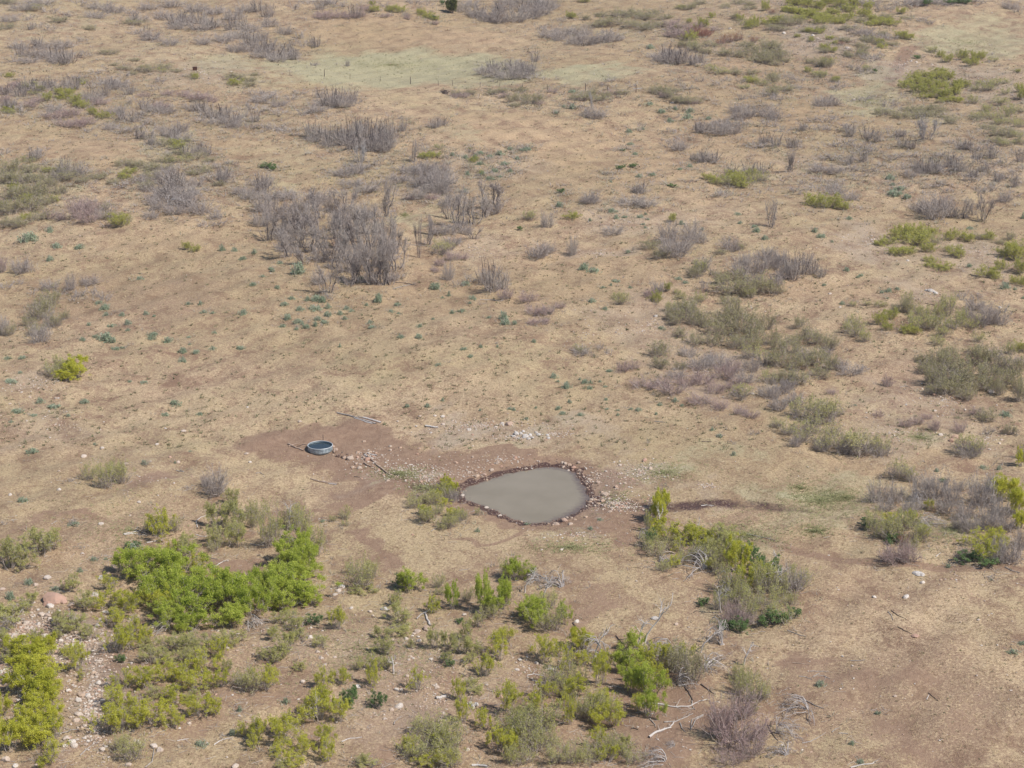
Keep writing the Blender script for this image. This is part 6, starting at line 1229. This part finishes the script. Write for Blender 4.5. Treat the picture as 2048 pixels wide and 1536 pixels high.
# muddy clods and roots right of the tank
gx1, gy1, gz1 = map(float, ground(686, 911)); e = empty('clod_heap', (gx1, gy1, gz1)); describe(e, 'heap of dark earth clods', 'clods', None, 686, 911, 25)
for k in range(14):
    o = link('clod', ROCKS['stone_wet'][k % 6], e); a = rng.uniform(0, 6.28); q = rng.random()**.5*.6
    o.location = (math.cos(a)*q, math.sin(a)*q, .04+.08*(1-q/.6)); s = rng.uniform(.07, .16); o.scale = (s*1.3, s, s*1.1); o.rotation_euler = tuple(rng.uniform(0, 3, 3))

# ------------------------------------------------------------------ the stock tank
TX, TY, TZ = map(float, ground(640.5, 900.0)); ts, tsn = scale_at(TY); TR = 25.2/ts; TH = 9.8/ts/math.sqrt(1-tsn*tsn)
tank = empty('stock_tank', (TX, TY, TZ)); tag(tank, 'round galvanised metal stock tank holding water, left of the muddy pond', 'water tank')
m, nt, b = mat('galvanised_steel'); P_ = N(nt, 'ShaderNodeTexCoord').outputs['Object']
w1 = noise(nt, P_, 3.5, 5, .7); c = ramp(nt, w1, [(.3, (.20,.26,.30)), (.5, (.34,.41,.45)), (.68, (.56,.62,.65))])
mp = N(nt, 'ShaderNodeMapping'); nt.links.new(P_, mp.inputs[0]); mp.inputs['Scale'].default_value = (1, 1, .08); w2 = noise(nt, mp.outputs[0], 9, 4, .7)
c = mixc(nt, ramp(nt, w2, [(.5, 0.), (.68, .65)]), c, (.20,.21,.21)); nt.links.new(c, b.inputs['Base Color'])
b.inputs['Metallic'].default_value = .35; nt.links.new(ramp(nt, w1, [(.3, .35), (.7, .6)]), b.inputs['Roughness']); b.inputs['Specular IOR Level'].default_value = .5
steel = m
def lathe(prof, n=96):
    pr = np.array(prof); a = np.arange(n)*2*math.pi/n; V = np.stack([pr[None, :, 0]*np.cos(a)[:, None], pr[None, :, 0]*np.sin(a)[:, None], np.repeat(pr[None, :, 1], n, 0)], -1).reshape(-1, 3)
    K = len(pr); i = np.arange(n)[:, None]; j = np.arange(K-1)[None]; i2 = (i+1) % n
    return V, np.stack([i*K+j, i2*K+j, i2*K+j+1, i*K+j+1], -1).reshape(-1, 4)
pr = [(TR-.02, -.05), (TR-.02, .02)]
for k in range(1, 25):
    z = TH*k/25; bead = .014*sum(math.exp(-((z-TH*q)/.022)**2) for q in (.18, .42, .80)); pr.append((TR-.02+bead, z))
pr += [(TR-.02, TH-.01)]; inner = [(r-.006, z) for r, z in reversed(pr)]
V, F = lathe(pr+inner); link('wall', new_mesh('tank_wall', V, [F], [steel], smooth=True), tank)
V, F = lathe([(TR-.02+.036*math.cos(a)-.004, TH+.026*math.sin(a)) for a in np.linspace(0, 2*math.pi, 13)]); rimm, nt, b = mat('galvanised_rim'); b.inputs['Base Color'].default_value = (.62,.66,.68,1); b.inputs['Metallic'].default_value = .3; b.inputs['Roughness'].default_value = .45; link('rim', new_mesh('tank_rim', V, [F], [rimm], smooth=True), tank)
V, F = lathe([(.001, .02), (TR-.028, .02)], 64); link('floor_plate', new_mesh('tank_floor', V, [F], [steel]), tank)
m, nt, b = mat('tank_water'); b.inputs['Base Color'].default_value = (.028,.045,.055,1); b.inputs['Roughness'].default_value = .06; b.inputs['Specular IOR Level'].default_value = .6
bm = N(nt, 'ShaderNodeBump', Strength=.08, Distance=.02); nt.links.new(noise(nt, N(nt, 'ShaderNodeTexCoord').outputs['Object'], 6., 3), bm.inputs['Height']); nt.links.new(bm.outputs[0], b.inputs['Normal'])
V, F = lathe([(.001, TH-.13), (TR*.5, TH-.13), (TR-.03, TH-.13)], 64); link('water', new_mesh('tank_water', V, [F], [m], smooth=True), tank)
P = np.array([[(TR-.01)*math.cos(a), (TR-.01)*math.sin(a), z] for a, z in ((-1.2, TH*.78), (-1.2, TH*.78))]); 
g = Geo(); aa = np.linspace(-1.42, -1.12, 6); g.tubes(np.stack([(TR+.03)*np.cos(aa), (TR+.03)*np.sin(aa), np.full(6, TH*.74)], -1)[None], np.full((1, 6), .018), 5, rng); link('handle', g.mesh('tank_handle', [steel], True), tank)
# stake behind the tank
gx1, gy1, gz1 = map(float, ground(646, 882)); g = Geo(); g.tubes(np.array([[[0, 0, -.05], [.02, 0, .3], [.01, 0, .62]]]), np.full((1, 3), .03), 5, rng)
o = link('metal_stake', g.mesh('metal_stake', [WOOD['dark_wood']])); o.location = (gx1, gy1, gz1); tag(o, 'thin dark stake standing just behind the stock tank', 'stake')

# ------------------------------------------------------------------ fence across the far meadow
FP = [(580,150),(649,153),(700,158),(760,163),(821,168),(877,171),(905,172),(960,175),(1000,176),(1045,178),(1095,180),(1171,182),(1215,182),(1272,185),(1330,186)]
fx, fy, fz = ground(np.array([p[0] for p in FP], float), np.array([p[1] for p in FP], float))
fence = empty('wire_fence', (float(fx[0]), float(fy[0]), float(fz[0]))); tag(fence, 'thin wire fence on dark posts along the near edge of the green meadow', 'fence')
O = np.array([fx[0], fy[0], fz[0]]); tall = {1, 4, 11, 13}
for k in range(len(FP)):
    p = np.array([fx[k], fy[k], fz[k]])-O; H = 1.35 if k in tall else 1.0; g = Geo()
    lx = rng.normal(0, .05); g.tubes(np.array([[p, p+[lx*.5, 0, H*.5], p+[lx, 0, H]]]), np.array([[.10, .09, .08]])*(.75 if k in tall else .4), 5, rng); link('post', g.mesh('fence_post', [WOOD['dark_wood']]), fence)
for hz in (.4, .75, 1.02):
    g = Geo(); Q = np.stack([fx, fy, fz], -1)-O+np.array([0, 0, hz]); g.tubes(Q[None], np.full((1, len(FP)), .012), 3, rng); link('wire', g.mesh('fence_wire', [WOOD['grey_wood']]), fence)
def box_mesh(name, sx, sy, sz, material, bev=.04):
    import bmesh
    bm = bmesh.new(); bmesh.ops.create_cube(bm, size=1)
    for v in bm.verts: v.co.x *= sx; v.co.y *= sy; v.co.z = (v.co.z+.5)*sz
    bmesh.ops.bevel(bm, geom=bm.edges[:], offset=bev, segments=2, affect='EDGES'); me = bpy.data.meshes.new(name); bm.to_mesh(me); bm.free(); me.materials.append(material); return me
gx1, gy1, gz1 = map(float, ground(1275, 183)); e = empty('white_rail', (gx1, gy1, gz1), .15); tag(e, 'short white rail on two props beside the far fence', 'rail')
o = link('rail_board', box_mesh('rail_board', 1.7, .08, .16, WOOD['pale_wood'], .015), e); o.location = (0, 0, .45)
for sx in (-.6, .6): o = link('prop', box_mesh('rail_prop', .08, .1, .45, WOOD['grey_wood'], .01), e); o.location = (sx, 0, 0)
# rusty box on the far left slope
m, nt, b = mat('rusted_metal'); c = ramp(nt, noise(nt, N(nt, 'ShaderNodeTexCoord').outputs['Object'], 4, 5, .7), [(.3, (.05,.03,.025)), (.6, (.12,.055,.04)), (.8, (.20,.10,.06))]); nt.links.new(c, b.inputs['Base Color']); rust = m
gx1, gy1, gz1 = map(float, ground(390, 141)); e = empty('rusty_box', (gx1, gy1, gz1), .1); tag(e, 'small rusty dark box standing alone on the far left slope', 'box')
link('body', box_mesh('box_body', .82, .7, .62, rust), e); o = link('lid', box_mesh('box_lid', .88, .76, .07, rust, .02), e); o.location = (0, 0, .623)
for sx in (-.33, .33): o = link('skid', box_mesh('box_skid', .1, .74, .08, WOOD['dark_wood'], .01), e); o.location = (sx, 0, -.07)
# charred stump on the far open ground
gx1, gy1, gz1 = map(float, ground(890, 188)); e = empty('charred_stump', (gx1, gy1, gz1)); tag(e, 'squat charred stump alone on the straw behind the burnt thicket', 'stump')
g = Geo(); g.tubes(np.array([[[0, 0, -.1], [0, 0, .2], [.03, 0, .45], [.05, 0, .66]]]), np.array([[.55, .42, .38, .30]]), 9, rng); Q = main_stems(rng, 9, 4, .3, (.7, 1.), (.6, .9), .03); g.tubes(Q, rad(Q, .12, .04), 5, rng)
link('bole', g.mesh('stump_bole', [WOOD['dark_wood']]), e)
g = Geo(); Q = main_stems(rng, 6, 3, .35, (.0, .5), (.7, .95), .05); g.tubes(Q, rad(Q, .06, .02), 4, rng); link('splinters', g.mesh('stump_splinters', [WOOD['dark_wood']]), e)
finish_labels()

# thin dusty air
V = np.array([(x, y, z) for x in (-700, 700) for y in (-300, 1100) for z in (-9, 72)], float)
hm = bpy.data.materials.new('dusty_air'); hm.use_nodes = True; ht = hm.node_tree; ht.nodes.remove(ht.nodes['Principled BSDF'])
pv = ht.nodes.new('ShaderNodeVolumePrincipled'); pv.inputs['Density'].default_value = .00012; pv.inputs['Color'].default_value = (.93, .94, 1, 1); pv.inputs['Anisotropy'].default_value = .2
ht.links.new(pv.outputs[0], ht.nodes['Material Output'].inputs['Volume'])
me = new_mesh('haze', V, [np.array([(0,1,3,2),(4,6,7,5),(0,4,5,1),(2,3,7,6),(0,2,6,4),(1,5,7,3)])], [hm]); tag(link('haze', me), 'thin dusty air', kind='stuff')
